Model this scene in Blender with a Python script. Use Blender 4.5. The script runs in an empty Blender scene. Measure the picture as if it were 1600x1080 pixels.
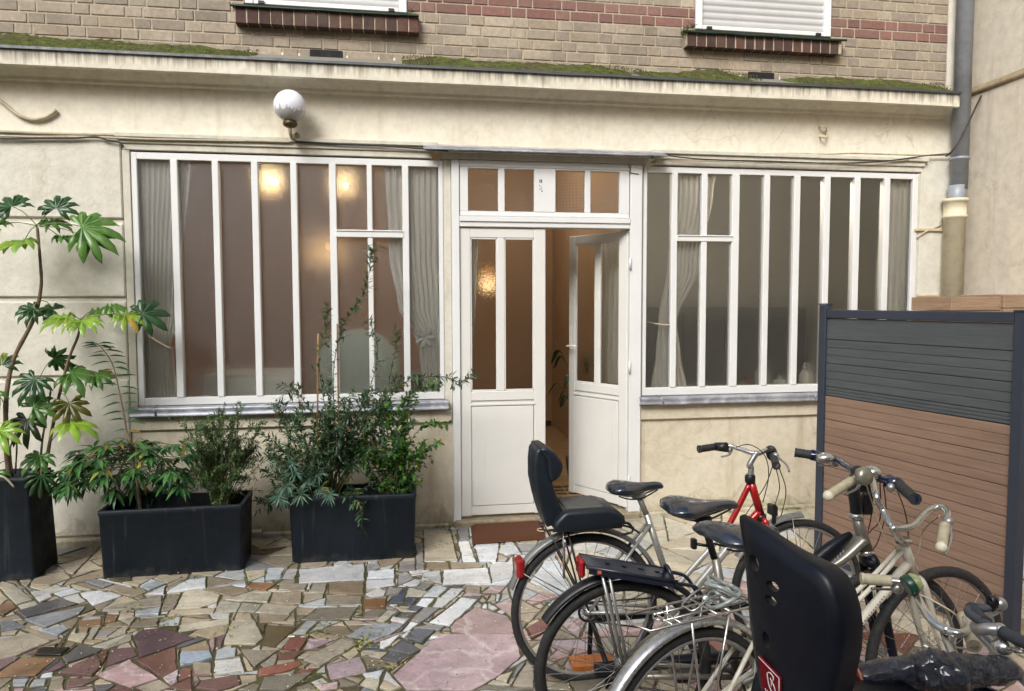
import bpy, bmesh, math, random
from mathutils import Vector, Matrix, noise
R = math.radians
PI = math.pi
scene = bpy.context.scene
col = scene.collection
rng = random.Random(7)

# ---------------------------------------------------------------- camera
FPX, PITCH, YAW, ROLL = 1120.0, R(3.45), R(9.0), R(-0.15)
D, EYE = 5.378, 1.70
CAM = Vector((0, -D, EYE))
_fw = Vector((math.sin(YAW)*math.cos(PITCH), math.cos(YAW)*math.cos(PITCH), -math.sin(PITCH)))
_rt = Vector((math.cos(YAW), -math.sin(YAW), 0))
_up = _rt.cross(_fw)
_r = _rt*math.cos(ROLL) + _up*math.sin(ROLL)
_u = -_rt*math.sin(ROLL) + _up*math.cos(ROLL)
cam_data = bpy.data.cameras.new('camera')
cam = bpy.data.objects.new('camera', cam_data)
col.objects.link(cam)
cam_data.sensor_width = 36
cam_data.lens = FPX/1600*36
cam_data.clip_end = 500
cam_data.clip_start = 0.05
M = Matrix((( _r.x, _u.x, -_fw.x, CAM.x), (_r.y, _u.y, -_fw.y, CAM.y), (_r.z, _u.z, -_fw.z, CAM.z), (0,0,0,1)))
cam.matrix_world = M
scene.camera = cam

# ---------------------------------------------------------------- world, sun, exposure
SUN_EL, SUN_AZ = R(39), R(212)          # high, from behind the camera (azimuth clockwise from +y)
world = bpy.data.worlds.new('World')
scene.world = world
world.use_nodes = True
wn = world.node_tree
for n in list(wn.nodes): wn.nodes.remove(n)
wo = wn.nodes.new('ShaderNodeOutputWorld'); wb = wn.nodes.new('ShaderNodeBackground')
sky = wn.nodes.new('ShaderNodeTexSky'); sky.sky_type = 'NISHITA'; sky.sun_disc = False
sky.sun_elevation = SUN_EL; sky.sun_rotation = SUN_AZ
sky.air_density = 1.0; sky.dust_density = 5.0; sky.ozone_density = 1.0; sky.altitude = 50
hs = wn.nodes.new('ShaderNodeHueSaturation'); hs.inputs['Saturation'].default_value = 1.0
wn.links.new(sky.outputs[0], hs.inputs['Color']); wn.links.new(hs.outputs[0], wb.inputs['Color'])
wb.inputs['Strength'].default_value = 0.10
wn.links.new(wb.outputs[0], wo.inputs[0])
sd = bpy.data.lights.new('sun', 'SUN'); sd.energy = 1.5; sd.angle = R(27); sd.color = (0.90, 0.96, 1.0)
sun = bpy.data.objects.new('sun', sd); col.objects.link(sun)
sdir = Vector((math.sin(SUN_AZ)*math.cos(SUN_EL), math.cos(SUN_AZ)*math.cos(SUN_EL), math.sin(SUN_EL)))
sun.rotation_euler = sdir.to_track_quat('Z', 'Y').to_euler()
sun.location = (0, -4, 9)
scene.view_settings.view_transform = 'Standard'
scene.view_settings.look = 'None'
scene.view_settings.exposure = 0.90
scene.view_settings.gamma = 1.0
scene.render.engine = 'CYCLES'
cy = scene.cycles
cy.use_denoising = True
cy.max_bounces = 8; cy.diffuse_bounces = 4; cy.glossy_bounces = 4; cy.transmission_bounces = 8; cy.transparent_max_bounces = 16
cy.sample_clamp_indirect = 4.0
cy.caustics_reflective = False; cy.caustics_refractive = True

# ---------------------------------------------------------------- measuring helpers
def ray(px, py):
    return _r*((px-800)/FPX) + _u*(-(py-540)/FPX) + _fw
def onY(px, py, Y=0.0):                 # point of the vertical plane y=Y seen at that spot of the photo
    d = ray(px, py); return CAM + d*((Y-CAM.y)/d.y)
def onZ(px, py, Z=0.0):
    d = ray(px, py); return CAM + d*((Z-CAM.z)/d.z)
def dz(z, p):                           # height at p metres in front of the facade plane
    return EYE + (z-EYE)*(D-p)/D
def dx(x, p): return x*(D-p)/D

# ---------------------------------------------------------------- object helpers
def tag(o, label=None, cat=None, group=None, kind=None):
    if label: o['label'] = label
    if cat: o['category'] = cat
    if group: o['group'] = group
    if kind: o['kind'] = kind
    return o
def empty(name, loc=(0,0,0), rz=0.0, label=None, cat=None, group=None, kind=None):
    o = bpy.data.objects.new(name, None); col.objects.link(o)
    o.empty_display_size = 0.1
    o.location = loc; o.rotation_euler = (0,0,rz)
    return tag(o, label, cat, group, kind)

class MB:
    def __init__(s):
        s.v=[]; s.f=[]; s.c=[]; s.m=[]; s.cur=(1,1,1); s.mi=0; s.sm=[]; s.smooth=False
    def face(s, idx):
        s.f.append(tuple(idx)); s.c.append(s.cur); s.m.append(s.mi); s.sm.append(s.smooth)
    def add(s, pts): 
        n=len(s.v); s.v.extend([tuple(p) for p in pts]); return n
    def box(s, a, b, mat=None):
        x0,y0,z0=a; x1,y1,z1=b
        if x0>x1:x0,x1=x1,x0
        if y0>y1:y0,y1=y1,y0
        if z0>z1:z0,z1=z1,z0
        P=[(x0,y0,z0),(x1,y0,z0),(x1,y1,z0),(x0,y1,z0),(x0,y0,z1),(x1,y0,z1),(x1,y1,z1),(x0,y1,z1)]
        if mat is not None: P=[mat@Vector(p) for p in P]
        n=s.add(P)
        for q in ((3,2,1,0),(4,5,6,7),(0,1,5,4),(1,2,6,5),(2,3,7,6),(3,0,4,7)): s.face([n+i for i in q])
        return s
    def bbox(s, a, b, bv=0.004, mat=None):     # box with chamfered edges (rounded a little)
        x0,y0,z0=[min(p,q) for p,q in zip(a,b)]; x1,y1,z1=[max(p,q) for p,q in zip(a,b)]
        bv=min(bv,(x1-x0)/2.2,(y1-y0)/2.2,(z1-z0)/2.2)
        bm=bmesh.new(); bmesh.ops.create_cube(bm,size=1)
        for v in bm.verts: v.co=Vector(((x0+x1)/2+v.co.x*(x1-x0),(y0+y1)/2+v.co.y*(y1-y0),(z0+z1)/2+v.co.z*(z1-z0)))
        bmesh.ops.bevel(bm,geom=bm.edges[:],offset=bv,segments=1,affect='EDGES')
        return s.frombm(bm,mat)
    def frombm(s,bm,mat=None):
        bm.verts.index_update()
        n=s.add([(mat@v.co) if mat is not None else v.co.copy() for v in bm.verts])
        for f in bm.faces: s.face([n+v.index for v in f.verts])
        bm.free(); return s
    def ring(s, c, ax1, ax2, r1, r2, n):
        return s.add([c+ax1*(r1*math.cos(2*PI*i/n))+ax2*(r2*math.sin(2*PI*i/n)) for i in range(n)])
    def bridge(s, a, b, n):
        for i in range(n): s.face((a+i,a+(i+1)%n,b+(i+1)%n,b+i))
    def tube(s, pts, r, n=8, caps=True, closed=False, flat=1.0, updir=None):
        pts=[Vector(p) for p in pts]; N=len(pts)
        if N<2: return s
        rr=r if isinstance(r,(list,tuple)) else [r]*N
        def tan(i):
            if closed: t=pts[(i+1)%N]-pts[(i-1)%N]
            else: t=pts[min(i+1,N-1)]-pts[max(i-1,0)]
            return t.normalized() if t.length>1e-9 else Vector((0,0,1))
        t=tan(0); up=Vector(updir) if updir else (Vector((0,0,1)) if abs(t.z)<.9 else Vector((1,0,0)))
        a=t.cross(up).normalized(); rings=[]
        for i in range(N):
            t=tan(i); a=(a-t*a.dot(t))
            a=a.normalized() if a.length>1e-6 else t.orthogonal().normalized()
            b=t.cross(a)
            rings.append(s.ring(pts[i],a,b,rr[i],rr[i]*flat,n))
        old=s.smooth; s.smooth=True
        for i in range(N-1): s.bridge(rings[i],rings[i+1],n)
        if closed: s.bridge(rings[-1],rings[0],n)
        s.smooth=False
        if caps and not closed:
            s.face([rings[0]+i for i in range(n)][::-1]); s.face([rings[-1]+i for i in range(n)])
        s.smooth=old
        return s
    def lathe(s, c, prof, n=16, axis=(0,0,1), smooth=True):   # prof: (radius, height along the axis)
        ax=Vector(axis).normalized(); a=ax.orthogonal().normalized(); b=ax.cross(a); c=Vector(c)
        rings=[s.ring(c+ax*h,a,b,max(r,1e-5),max(r,1e-5),n) for r,h in prof]
        old=s.smooth; s.smooth=smooth
        for i in range(len(rings)-1): s.bridge(rings[i],rings[i+1],n)
        s.smooth=old
        if prof[0][0]>1e-4: s.face([rings[0]+i for i in range(n)][::-1])
        if prof[-1][0]>1e-4: s.face([rings[-1]+i for i in range(n)])
        return s
    def torus(s, c, R_, r, axis, n=48, m=8, flat=1.0):
        ax=Vector(axis).normalized(); a=ax.orthogonal().normalized(); b=ax.cross(a); c=Vector(c)
        rings=[]
        for i in range(n):
            t=2*PI*i/n; d=a*math.cos(t)+b*math.sin(t)
            rings.append(s.ring(c+d*R_,d,ax,r,r*flat,m))
        old=s.smooth; s.smooth=True
        for i in range(n): s.bridge(rings[i],rings[(i+1)%n],m)
        s.smooth=old; return s
    def arcband(s, c, R_, axis, ref, a0, a1, prof, n=30):     # prof: (radial offset, axial offset) swept from a0 to a1
        ax=Vector(axis).normalized(); ref=Vector(ref); ref=(ref-ax*ref.dot(ax)).normalized(); b=ax.cross(ref); c=Vector(c)
        k=len(prof); rows=[]
        for i in range(n+1):
            t=a0+(a1-a0)*i/n; d=ref*math.cos(t)+b*math.sin(t)
            rows.append(s.add([c+d*(R_+p[0])+ax*p[1] for p in prof]))
        old=s.smooth; s.smooth=True
        for i in range(n):
            for j in range(k-1): s.face((rows[i]+j,rows[i]+j+1,rows[i+1]+j+1,rows[i+1]+j))
        s.smooth=old; return s
    def loft(s, secs, cap=True):
        k=len(secs[0]); rows=[s.add(q) for q in secs]
        old=s.smooth; s.smooth=True
        for i in range(len(rows)-1): s.bridge(rows[i],rows[i+1],k)
        if cap:
            s.face([rows[0]+i for i in range(k)][::-1]); s.face([rows[-1]+i for i in range(k)])
        s.smooth=old; return s
    def prism(s, poly, vec):
        vec=Vector(vec); k=len(poly); a=s.add(poly); b=s.add([Vector(p)+vec for p in poly])
        s.face([a+i for i in range(k)][::-1]); s.face([b+i for i in range(k)]); s.bridge(a,b,k); return s
    def sheet(s, rows, smooth=True):
        k=len(rows[0]); r=[s.add(q) for q in rows]; old=s.smooth; s.smooth=smooth
        for i in range(len(rows)-1):
            for j in range(k-1): s.face((r[i]+j,r[i]+j+1,r[i+1]+j+1,r[i+1]+j))
        s.smooth=old; return s
    def sphere(s,c,r,n=16,m=10,sc=(1,1,1)):
        c=Vector(c); rows=[]
        for i in range(m+1):
            p=PI*i/m
            rows.append(s.add([c+Vector((r*sc[0]*max(math.sin(p),1e-4)*math.cos(2*PI*j/n),r*sc[1]*max(math.sin(p),1e-4)*math.sin(2*PI*j/n),r*sc[2]*math.cos(p))) for j in range(n)]))
        old=s.smooth; s.smooth=True
        for i in range(m): s.bridge(rows[i+1],rows[i],n)
        s.smooth=old; return s
    def build(s, name, mats, parent=None, col_attr=False, local=None, fix=True):
        me=bpy.data.meshes.new(name)
        V=s.v if local is None else [tuple(local@Vector(p)) for p in s.v]
        me.from_pydata(V,[],s.f)
        if not isinstance(mats,(list,tuple)): mats=[mats]
        for m in mats: me.materials.append(m)
        me.polygons.foreach_set('use_smooth',s.sm)
        if len(mats)>1: me.polygons.foreach_set('material_index',s.m)
        if col_attr:
            at=me.color_attributes.new('Col','FLOAT_COLOR','CORNER')
            buf=[]
            for p,c in zip(me.polygons,s.c):
                buf.extend((c[0],c[1],c[2],1.0)*p.loop_total)
            at.data.foreach_set('color',buf)
        me.update()
        if fix:
            bm=bmesh.new(); bm.from_mesh(me); bmesh.ops.recalc_face_normals(bm,faces=bm.faces[:]); bm.to_mesh(me); bm.free()
        o=bpy.data.objects.new(name,me); col.objects.link(o)
        if parent is not None: o.parent=parent
        return o

def spline(pts, n=6):
    pts=[Vector(p) for p in pts]
    if len(pts)<3: return pts
    out=[]
    for i in range(len(pts)-1):
        p0=pts[max(i-1,0)];p1=pts[i];p2=pts[i+1];p3=pts[min(i+2,len(pts)-1)]
        for k in range(n):
            t=k/n
            out.append(0.5*((2*p1)+(-p0+p2)*t+(2*p0-5*p1+4*p2-p3)*t*t+(-p0+3*p1-3*p2+p3)*t**3))
    out.append(pts[-1]); return out

# ---------------------------------------------------------------- materials
def srgb(r,g,b):
    f=lambda c:(c/255/12.92) if c/255<=0.04045 else ((c/255+0.055)/1.055)**2.4
    return (f(r),f(g),f(b))
class NT:
    def __init__(s,name):
        s.mat=bpy.data.materials.new(name); s.mat.use_nodes=True; s.t=s.mat.node_tree
        s.b=s.t.nodes['Principled BSDF']; s.out=s.t.nodes['Material Output']
        s.tc=s.t.nodes.new('ShaderNodeTexCoord')
    def n(s,t,**k):
        x=s.t.nodes.new(t)
        for a,b in k.items(): setattr(x,a,b)
        return x
    def l(s,a,b): s.t.links.new(a,b)
    def coord(s,scale=(1,1,1),kind='Object'):
        m=s.n('ShaderNodeMapping'); m.inputs['Scale'].default_value=scale; s.l(s.tc.outputs[kind],m.inputs[0]); return m.outputs[0]
    def noise(s,scale,detail=4,rough=.6,vec=None,dist=0):
        x=s.n('ShaderNodeTexNoise'); x.inputs['Scale'].default_value=scale; x.inputs['Detail'].default_value=detail
        x.inputs['Roughness'].default_value=rough; x.inputs['Distortion'].default_value=dist
        s.l(vec if vec is not None else s.coord(),x.inputs['Vector']); return x.outputs['Fac']
    def ramp(s,fac,stops,interp='LINEAR'):
        x=s.n('ShaderNodeValToRGB'); e=x.color_ramp.elements; x.color_ramp.interpolation=interp
        while len(e)<len(stops): e.new(0.5)
        for q,(p,c) in zip(e,stops):
            q.position=p; q.color=(c,c,c,1) if isinstance(c,(int,float)) else (*c,1)
        s.l(fac,x.inputs[0]); return x.outputs[0]
    def mix(s,fac,a,b,mode='MIX'):
        x=s.n('ShaderNodeMix',data_type='RGBA',blend_type=mode)
        for sock,v in ((x.inputs[0],fac),(x.inputs[6],a),(x.inputs[7],b)):
            if isinstance(v,(int,float)): sock.default_value=v
            elif isinstance(v,tuple): sock.default_value=(*v[:3],1)
            else: s.l(v,sock)
        return x.outputs[2]
    def math(s,op,a,b=0.0,c=None):
        x=s.n('ShaderNodeMath',operation=op)
        for i,v in enumerate((a,b) if c is None else (a,b,c)):
            if isinstance(v,(int,float)): x.inputs[i].default_value=v
            else: s.l(v,x.inputs[i])
        return x.outputs[0]
    def xyz(s):
        x=s.n('ShaderNodeSeparateXYZ'); s.l(s.tc.outputs['Object'],x.inputs[0]); return x.outputs
    def bump(s,h,strength=.3,dist=.01,chain=None):
        x=s.n('ShaderNodeBump'); x.inputs['Strength'].default_value=strength; x.inputs['Distance'].default_value=dist
        s.l(h,x.inputs['Height'])
        if chain is not None: s.l(chain,x.inputs['Normal'])
        s.l(x.outputs[0],s.b.inputs['Normal']); return x.outputs[0]
    def base(s,c):
        if isinstance(c,tuple): s.b.inputs['Base Color'].default_value=(*c,1)
        else: s.l(c,s.b.inputs['Base Color'])
    def rough(s,c):
        if isinstance(c,(int,float)): s.b.inputs['Roughness'].default_value=c
        else: s.l(c,s.b.inputs['Roughness'])
def simple(name,c,rough=.5,metal=0.0,var=.12,nscale=6,bump=.0,bscale=60,coat=0,spec=.5,dirt=None):
    m=NT(name); a=m.noise(nscale,5)
    lo=tuple(x*(1-var) for x in c); hi=tuple(min(1,x*(1+var)) for x in c)
    cc=m.ramp(a,[(.3,lo),(.7,hi)])
    if dirt:
        d=m.ramp(m.noise(nscale*2.3,6,.7),[(.5,0.0),(.75,1.0)]); cc=m.mix(m.math('MULTIPLY',d,dirt[1]),cc,dirt[0])
    m.base(cc); m.b.inputs['Metallic'].default_value=metal
    m.rough(m.ramp(m.noise(nscale*3,3),[(.3,max(.02,rough*.8)),(.7,min(1,rough*1.2))]))
    m.b.inputs['Specular IOR Level'].default_value=spec
    if coat: m.b.inputs['Coat Weight'].default_value=coat; m.b.inputs['Coat Roughness'].default_value=.08
    if bump: m.bump(m.noise(bscale,4),bump,.004)
    return m.mat

def plaster(name,c,c2,stain,stucco=.35,sscale=55,lowdirt=True,stain_amt=.5,streak_top=None):
    m=NT(name); x,y,z=m.xyz()
    big=m.noise(1.3,6,.6,dist=.4); cc=m.ramp(big,[(.3,c),(.7,c2)])
    fine=m.ramp(m.noise(14,6,.7),[(.35,.86),(.6,1.0)]); cc=m.mix(1.0,cc,fine,'MULTIPLY')
    st=m.ramp(m.noise(2.2,8,.75,dist=1.2),[(.54,0.0),(.70,1.0)]); cc=m.mix(m.math('MULTIPLY',st,stain_amt*.5),cc,stain)
    vs=m.ramp(m.noise(1.0,6,.65,vec=m.coord((7,7,.6))),[(.55,0.0),(.75,1.0)]); cc=m.mix(m.math('MULTIPLY',vs,min(.5,stain_amt*.65)),cc,stain)
    if lowdirt:
        g=m.math('SUBTRACT',.62,m.math('MULTIPLY',z,1.6)); g=m.math('ADD',g,m.math('MULTIPLY',m.math('SUBTRACT',m.noise(5,7,.75,dist=1),.5),1.5))
        g=m.ramp(g,[(.38,0.0),(.72,1.0)]); cc=m.mix(m.math('MULTIPLY',g,.62),cc,srgb(112,104,66))
        g2=m.ramp(m.math('ADD',m.math('SUBTRACT',.30,z),m.math('MULTIPLY',m.math('SUBTRACT',m.noise(9,7,.8),.5),.9)),[(.3,0.0),(.55,1.0)])
        cc=m.mix(m.math('MULTIPLY',g2,.45),cc,srgb(80,74,48))
    if streak_top is not None:
        g=m.math('SUBTRACT',z,streak_top[0]); g=m.math('MULTIPLY',g,1/streak_top[1])
        n_=m.noise(1.0,5,.7,vec=m.coord((26,26,1.2))); n2=m.noise(3,3)
        g=m.math('ADD',g,m.math('MULTIPLY',m.math('SUBTRACT',n_,.5),2.2)); g=m.math('ADD',g,m.math('MULTIPLY',m.math('SUBTRACT',n2,.5),1.0))
        g=m.ramp(g,[(.35,0.0),(1.0,1.0)]); cc=m.mix(m.math('MULTIPLY',g,.78),cc,srgb(88,84,74))
    # hairline cracks
    vo=m.n('ShaderNodeTexVoronoi',feature='DISTANCE_TO_EDGE'); vo.inputs['Scale'].default_value=1.1
    dm=m.n('ShaderNodeMapping'); nz=m.n('ShaderNodeTexNoise'); nz.inputs['Scale'].default_value=4; nz.inputs['Detail'].default_value=6
    m.l(m.tc.outputs['Object'],nz.inputs['Vector']); ad=m.n('ShaderNodeVectorMath',operation='MULTIPLY_ADD'); ad.inputs[1].default_value=(.35,.35,.35)
    m.l(nz.outputs['Color'],ad.inputs[0]); m.l(m.tc.outputs['Object'],ad.inputs[2]); m.l(ad.outputs[0],vo.inputs['Vector'])
    cr=m.ramp(vo.outputs['Distance'],[(.0,1.0),(.006,0.0)]); msk=m.ramp(m.noise(.9,3),[(.55,0.0),(.62,1.0)])
    cr=m.math('MULTIPLY',cr,msk); cc=m.mix(m.math('MULTIPLY',cr,.28),cc,srgb(110,98,78))
    m.base(cc); m.rough(.85); m.b.inputs['Specular IOR Level'].default_value=.25
    b1=m.bump(m.noise(sscale,6,.65),stucco,.006); b2=m.bump(m.noise(3.5,5,.6),.4,.02,chain=b1)
    return m.mat

CREAM=plaster('cream_plaster',srgb(220,213,195),srgb(230,224,208),srgb(176,158,120),.25,70,False)
FASCIA=plaster('fascia_plaster',srgb(212,206,188),srgb(220,214,198),srgb(150,142,122),.2,70,False,.5,(3.24,.11))
PILASTER=plaster('rough_plaster',srgb(204,200,186),srgb(214,211,198),srgb(170,160,132),.9,34,True,.4)
LOWWALL=plaster('low_wall_plaster',srgb(200,190,168),srgb(211,203,184),srgb(150,132,92),.3,50,True,.7)
SIDEPL=plaster('side_plaster',srgb(206,196,178),srgb(216,208,192),srgb(150,130,104),.25,60,False,.8)
TRIM=plaster('moulding_plaster',srgb(198,194,178),srgb(208,204,190),srgb(140,130,104),.2,60,False,.6)

def painted_wood(name,c,low=False):
    m=NT(name); cc=m.ramp(m.noise(3,5),[(.3,tuple(x*.93 for x in c)),(.7,c)])
    v=m.ramp(m.noise(1,6,.7,vec=m.coord((18,18,1.1))),[(.6,0.0),(.8,1.0)]); cc=m.mix(m.math('MULTIPLY',v,.25),cc,srgb(150,140,118))
    sp=m.ramp(m.noise(38,3,.6),[(.72,0.0),(.76,1.0)]); cc=m.mix(m.math('MULTIPLY',sp,.35),cc,srgb(140,130,110))
    if low:
        g=m.math('ADD',m.math('SUBTRACT',.30,m.math('MULTIPLY',m.xyz()[2],1.1)),m.math('MULTIPLY',m.math('SUBTRACT',m.noise(11,7,.8),.5),.9)); cc=m.mix(m.math('MULTIPLY',m.ramp(g,[(.25,0.0),(.5,1.0)]),.55),cc,srgb(128,118,94))
        ch=m.ramp(m.noise(26,5,.75),[(.70,0.0),(.73,1.0)]); cc=m.mix(m.math('MULTIPLY',ch,.4),cc,srgb(150,136,110))
    m.base(cc); m.rough(.42); b=m.bump(m.noise(1,4,.6,vec=m.coord((70,70,2.5))),.22,.003)
    m.bump(m.noise(6,3),.15,.006,chain=b); return m.mat
WHITE=painted_wood('white_paint',srgb(218,219,218))
WHITE2=painted_wood('door_paint',srgb(214,213,208),True)
ALU=simple('white_aluminium',srgb(224,224,222),.35,0,.04)

def zinc():
    m=NT('zinc'); a=m.noise(7,6,.7,dist=.8)
    cc=m.ramp(a,[(.3,srgb(128,132,142)),(.5,srgb(158,160,168)),(.7,srgb(196,198,204))]); m.base(cc)
    m.b.inputs['Metallic'].default_value=.55; m.rough(m.ramp(a,[(.3,.35),(.7,.6)])); m.bump(m.noise(9,4),.3,.01); return m.mat
ZINC=zinc()
DARKMET=simple('dark_flashing',srgb(74,78,80),.5,.4,.2,9)
GREENMET=simple('green_flashing',srgb(28,48,36),.45,.2,.2,9)
PIPEG=simple('grey_pipe_paint',srgb(146,151,158),.45,.1,.12,5,.1,20,dirt=(srgb(90,90,92),.4))
PIPEC=simple('cream_pipe_paint',srgb(208,199,172),.6,0,.1,5,.1,30,dirt=(srgb(150,138,108),.5))

def brickmat(name,stops,mortar=False):
    m=NT(name); at=m.n('ShaderNodeAttribute'); at.attribute_name='Col'
    cc=m.mix(1.0,at.outputs['Color'],m.ramp(m.noise(30,6,.7),[(.3,.68),(.65,1.0)]),'MULTIPLY')
    st=m.ramp(m.noise(2.0,7,.75,dist=.6),[(.45,0.0),(.7,1.0)]); cc=m.mix(m.math('MULTIPLY',st,.5),cc,srgb(104,92,78))
    m.base(cc); m.rough(.88); m.bump(m.noise(90,5,.7),.5,.004); return m.mat
BRICK=brickmat('brick',None)
MORTAR=simple('mortar',srgb(170,158,138),.95,0,.2,20,.5,120,dirt=(srgb(110,98,80),.6))
SOLDIER=brickmat('soldier_brick',None)

def mossmat():
    m=NT('moss'); cc=m.ramp(m.noise(22,6,.75),[(.3,srgb(36,40,18)),(.5,srgb(72,80,28)),(.72,srgb(112,118,44))])
    d=m.ramp(m.noise(5,4),[(.46,0.0),(.66,1.0)]); cc=m.mix(m.math('MULTIPLY',d,.6),cc,srgb(74,62,46))
    m.base(cc); m.rough(1.0); m.bump(m.noise(160,4),1.0,.01); return m.mat
MOSS=mossmat()

def glassmat(name,tint,rough,clear,bscale,bstr,grid=False,ior=1.18):
    m=NT(name); t=m.t
    tr=m.n('ShaderNodeBsdfTransparent'); tr.inputs[0].default_value=(*tint,1)
    rf=m.n('ShaderNodeBsdfRefraction'); rf.inputs['Color'].default_value=(*tint,1); rf.inputs['Roughness'].default_value=rough; rf.inputs['IOR'].default_value=ior
    gl=m.n('ShaderNodeBsdfGlossy'); gl.inputs['Roughness'].default_value=.12; gl.inputs['Color'].default_value=(.9,.93,.95,1)
    bp=m.n('ShaderNodeBump'); bp.inputs['Strength'].default_value=bstr; bp.inputs['Distance'].default_value=.004
    if grid:
        w=m.n('ShaderNodeTexWave',bands_direction='X'); w.inputs['Scale'].default_value=bscale; m.l(m.coord(),w.inputs['Vector'])
        w2=m.n('ShaderNodeTexWave',bands_direction='Z'); w2.inputs['Scale'].default_value=bscale; m.l(m.coord(),w2.inputs['Vector'])
        m.l(m.math('ADD',w.outputs['Fac'],w2.outputs['Fac']),bp.inputs['Height'])
    else: m.l(m.noise(bscale,2,.5),bp.inputs['Height'])
    for q in (rf,gl): m.l(bp.outputs[0],q.inputs['Normal'])
    mx=m.n('ShaderNodeMixShader'); mx.inputs[0].default_value=clear; m.l(rf.outputs[0],mx.inputs[1]); m.l(tr.outputs[0],mx.inputs[2])
    fr=m.n('ShaderNodeFresnel'); fr.inputs['IOR'].default_value=1.5
    m2=m.n('ShaderNodeMixShader'); m.l(m.math('ADD',m.math('MULTIPLY',fr.outputs[0],1.15),.015),m2.inputs[0]); m.l(mx.outputs[0],m2.inputs[1]); m.l(gl.outputs[0],m2.inputs[2])
    m.l(m2.outputs[0],m.out.inputs[0]); t.nodes.remove(m.b); return m.mat
def clearback():
    m=NT('glass_back'); tr=m.n('ShaderNodeBsdfTransparent'); tr.inputs[0].default_value=(1,1,1,1); m.l(tr.outputs[0],m.out.inputs[0]); m.t.nodes.remove(m.b); return m.mat
GBACK=clearback()
GLASS=glassmat('frosted_glass',(.98,.985,.97),.22,.36,200,1.0)
GLASSH=glassmat('hammered_glass',(.96,.96,.94),.26,.18,75,1.2)
GLASSG=glassmat('ribbed_glass',(.93,.93,.91),.30,.25,28,.8,True)
# ================================================================ the ground floor building
bld = empty('courtyard_building',(0,0,0),0,'cream plastered ground floor with white glazed shopfront below a tan and red brick storey','building')
def part(name,mb,mat,parent=bld,**k): return mb.build(name,mat,parent,**k)

# walls
w=MB(); w.box((-6,0,2.86),(4.61,.3,3.47)); part('frieze_wall',w,CREAM)
w=MB()
for z0,z1 in ((2.285,2.86),(1.745,2.25),(1.20,1.712),(0.07,1.166)): w.bbox((-6,-.022,z0),(-1.872,.29,z1),.008)
w.box((-6,.0,-.05),(-1.876,.28,2.84)); part('rusticated_wall',w,PILASTER)
w=MB(); w.box((-1.868,0,-.05),(.40,.28,.90)); part('low_wall',w,LOWWALL)
w=MB(); w.box((1.868,0,-.05),(4.61,.28,.90)); part('low_wall',w,LOWWALL)
for a_,b_ in (((-1.866,-.028,.802),(.39,.01,.893)),((1.872,-.028,.775),(4.30,.01,.893))):
    w=MB(); w.bbox(a_,b_,.006); part('ledge_band',w,LOWWALL)
w=MB(); w.bbox((4.262,-.012,.895),(4.61,.28,2.858),.006); part('pier',w,PILASTER)
for a_,b_ in (((-6,-.07,-.05),(-1.0,-.001,.055)),((-.999,-.05,-.05),(.36,-.001,.03)),((1.93,-.04,-.05),(4.6,-.001,.035))):
    w=MB(); w.bbox(a_,b_,.008); part('plinth',w,LOWWALL)
# head mouldings over windows and door
w=MB()
for x0,x1 in ((-1.90,.30),(1.93,4.30)):
    w.bbox((x0,-.05,2.838),(x1,.02,2.868),.004); w.bbox((x0+.02,-.032,2.80),(x1-.02,.02,2.8375),.004); w.bbox((x0+.04,-.018,2.757),(x1-.04,.2,2.7995),.003)
w.bbox((.302,-.045,2.80),(1.928,.02,2.858),.004); w.bbox((.33,-.03,2.755),(1.91,.2,2.7995),.003)
part('window_head_moulding',w,TRIM)

# cornice with flashing: profile (y, z), swept along x
def profile(name,prof,x0,x1,mat,parent,step=.35):
    m=MB(); n=int((x1-x0)/step); rows=[]
    for i in range(n+1):
        x=x0+(x1-x0)*i/n; s=.004*noise.noise(Vector((x*.7,2,5)))+.003*noise.noise(Vector((x*3,1,2)))
        rows.append(m.add([(x,y,z+s) for y,z in prof]))
    k=len(prof)
    for i in range(n): m.bridge(rows[i],rows[i+1],k)
    m.face([rows[0]+j for j in range(k)][::-1]); m.face([rows[-1]+j for j in range(k)])
    return part(name,m,mat,parent)
P_=.20
cz=lambda z: dz(z,P_)
corn=profile('cornice',[(0.0,3.452),(-P_,cz(3.42)),(-P_,cz(3.305)),(-P_+.03,cz(3.30)),(-.155,3.258),(-.12,3.262),(-.10,3.245),(-.045,3.215),(-.04,3.195),(0.0,3.19)],-6,4.43,FASCIA,bld)
profile('flashing',[(-.19,cz(3.42)+.010),(-P_-.014,cz(3.42)+.004),(-P_-.016,cz(3.42)-.014),(-P_-.009,cz(3.42)-.016),(-P_-.007,cz(3.42)-.002),(-.19,cz(3.42)+.004)],-6,4.438,DARKMET,corn)

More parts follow.
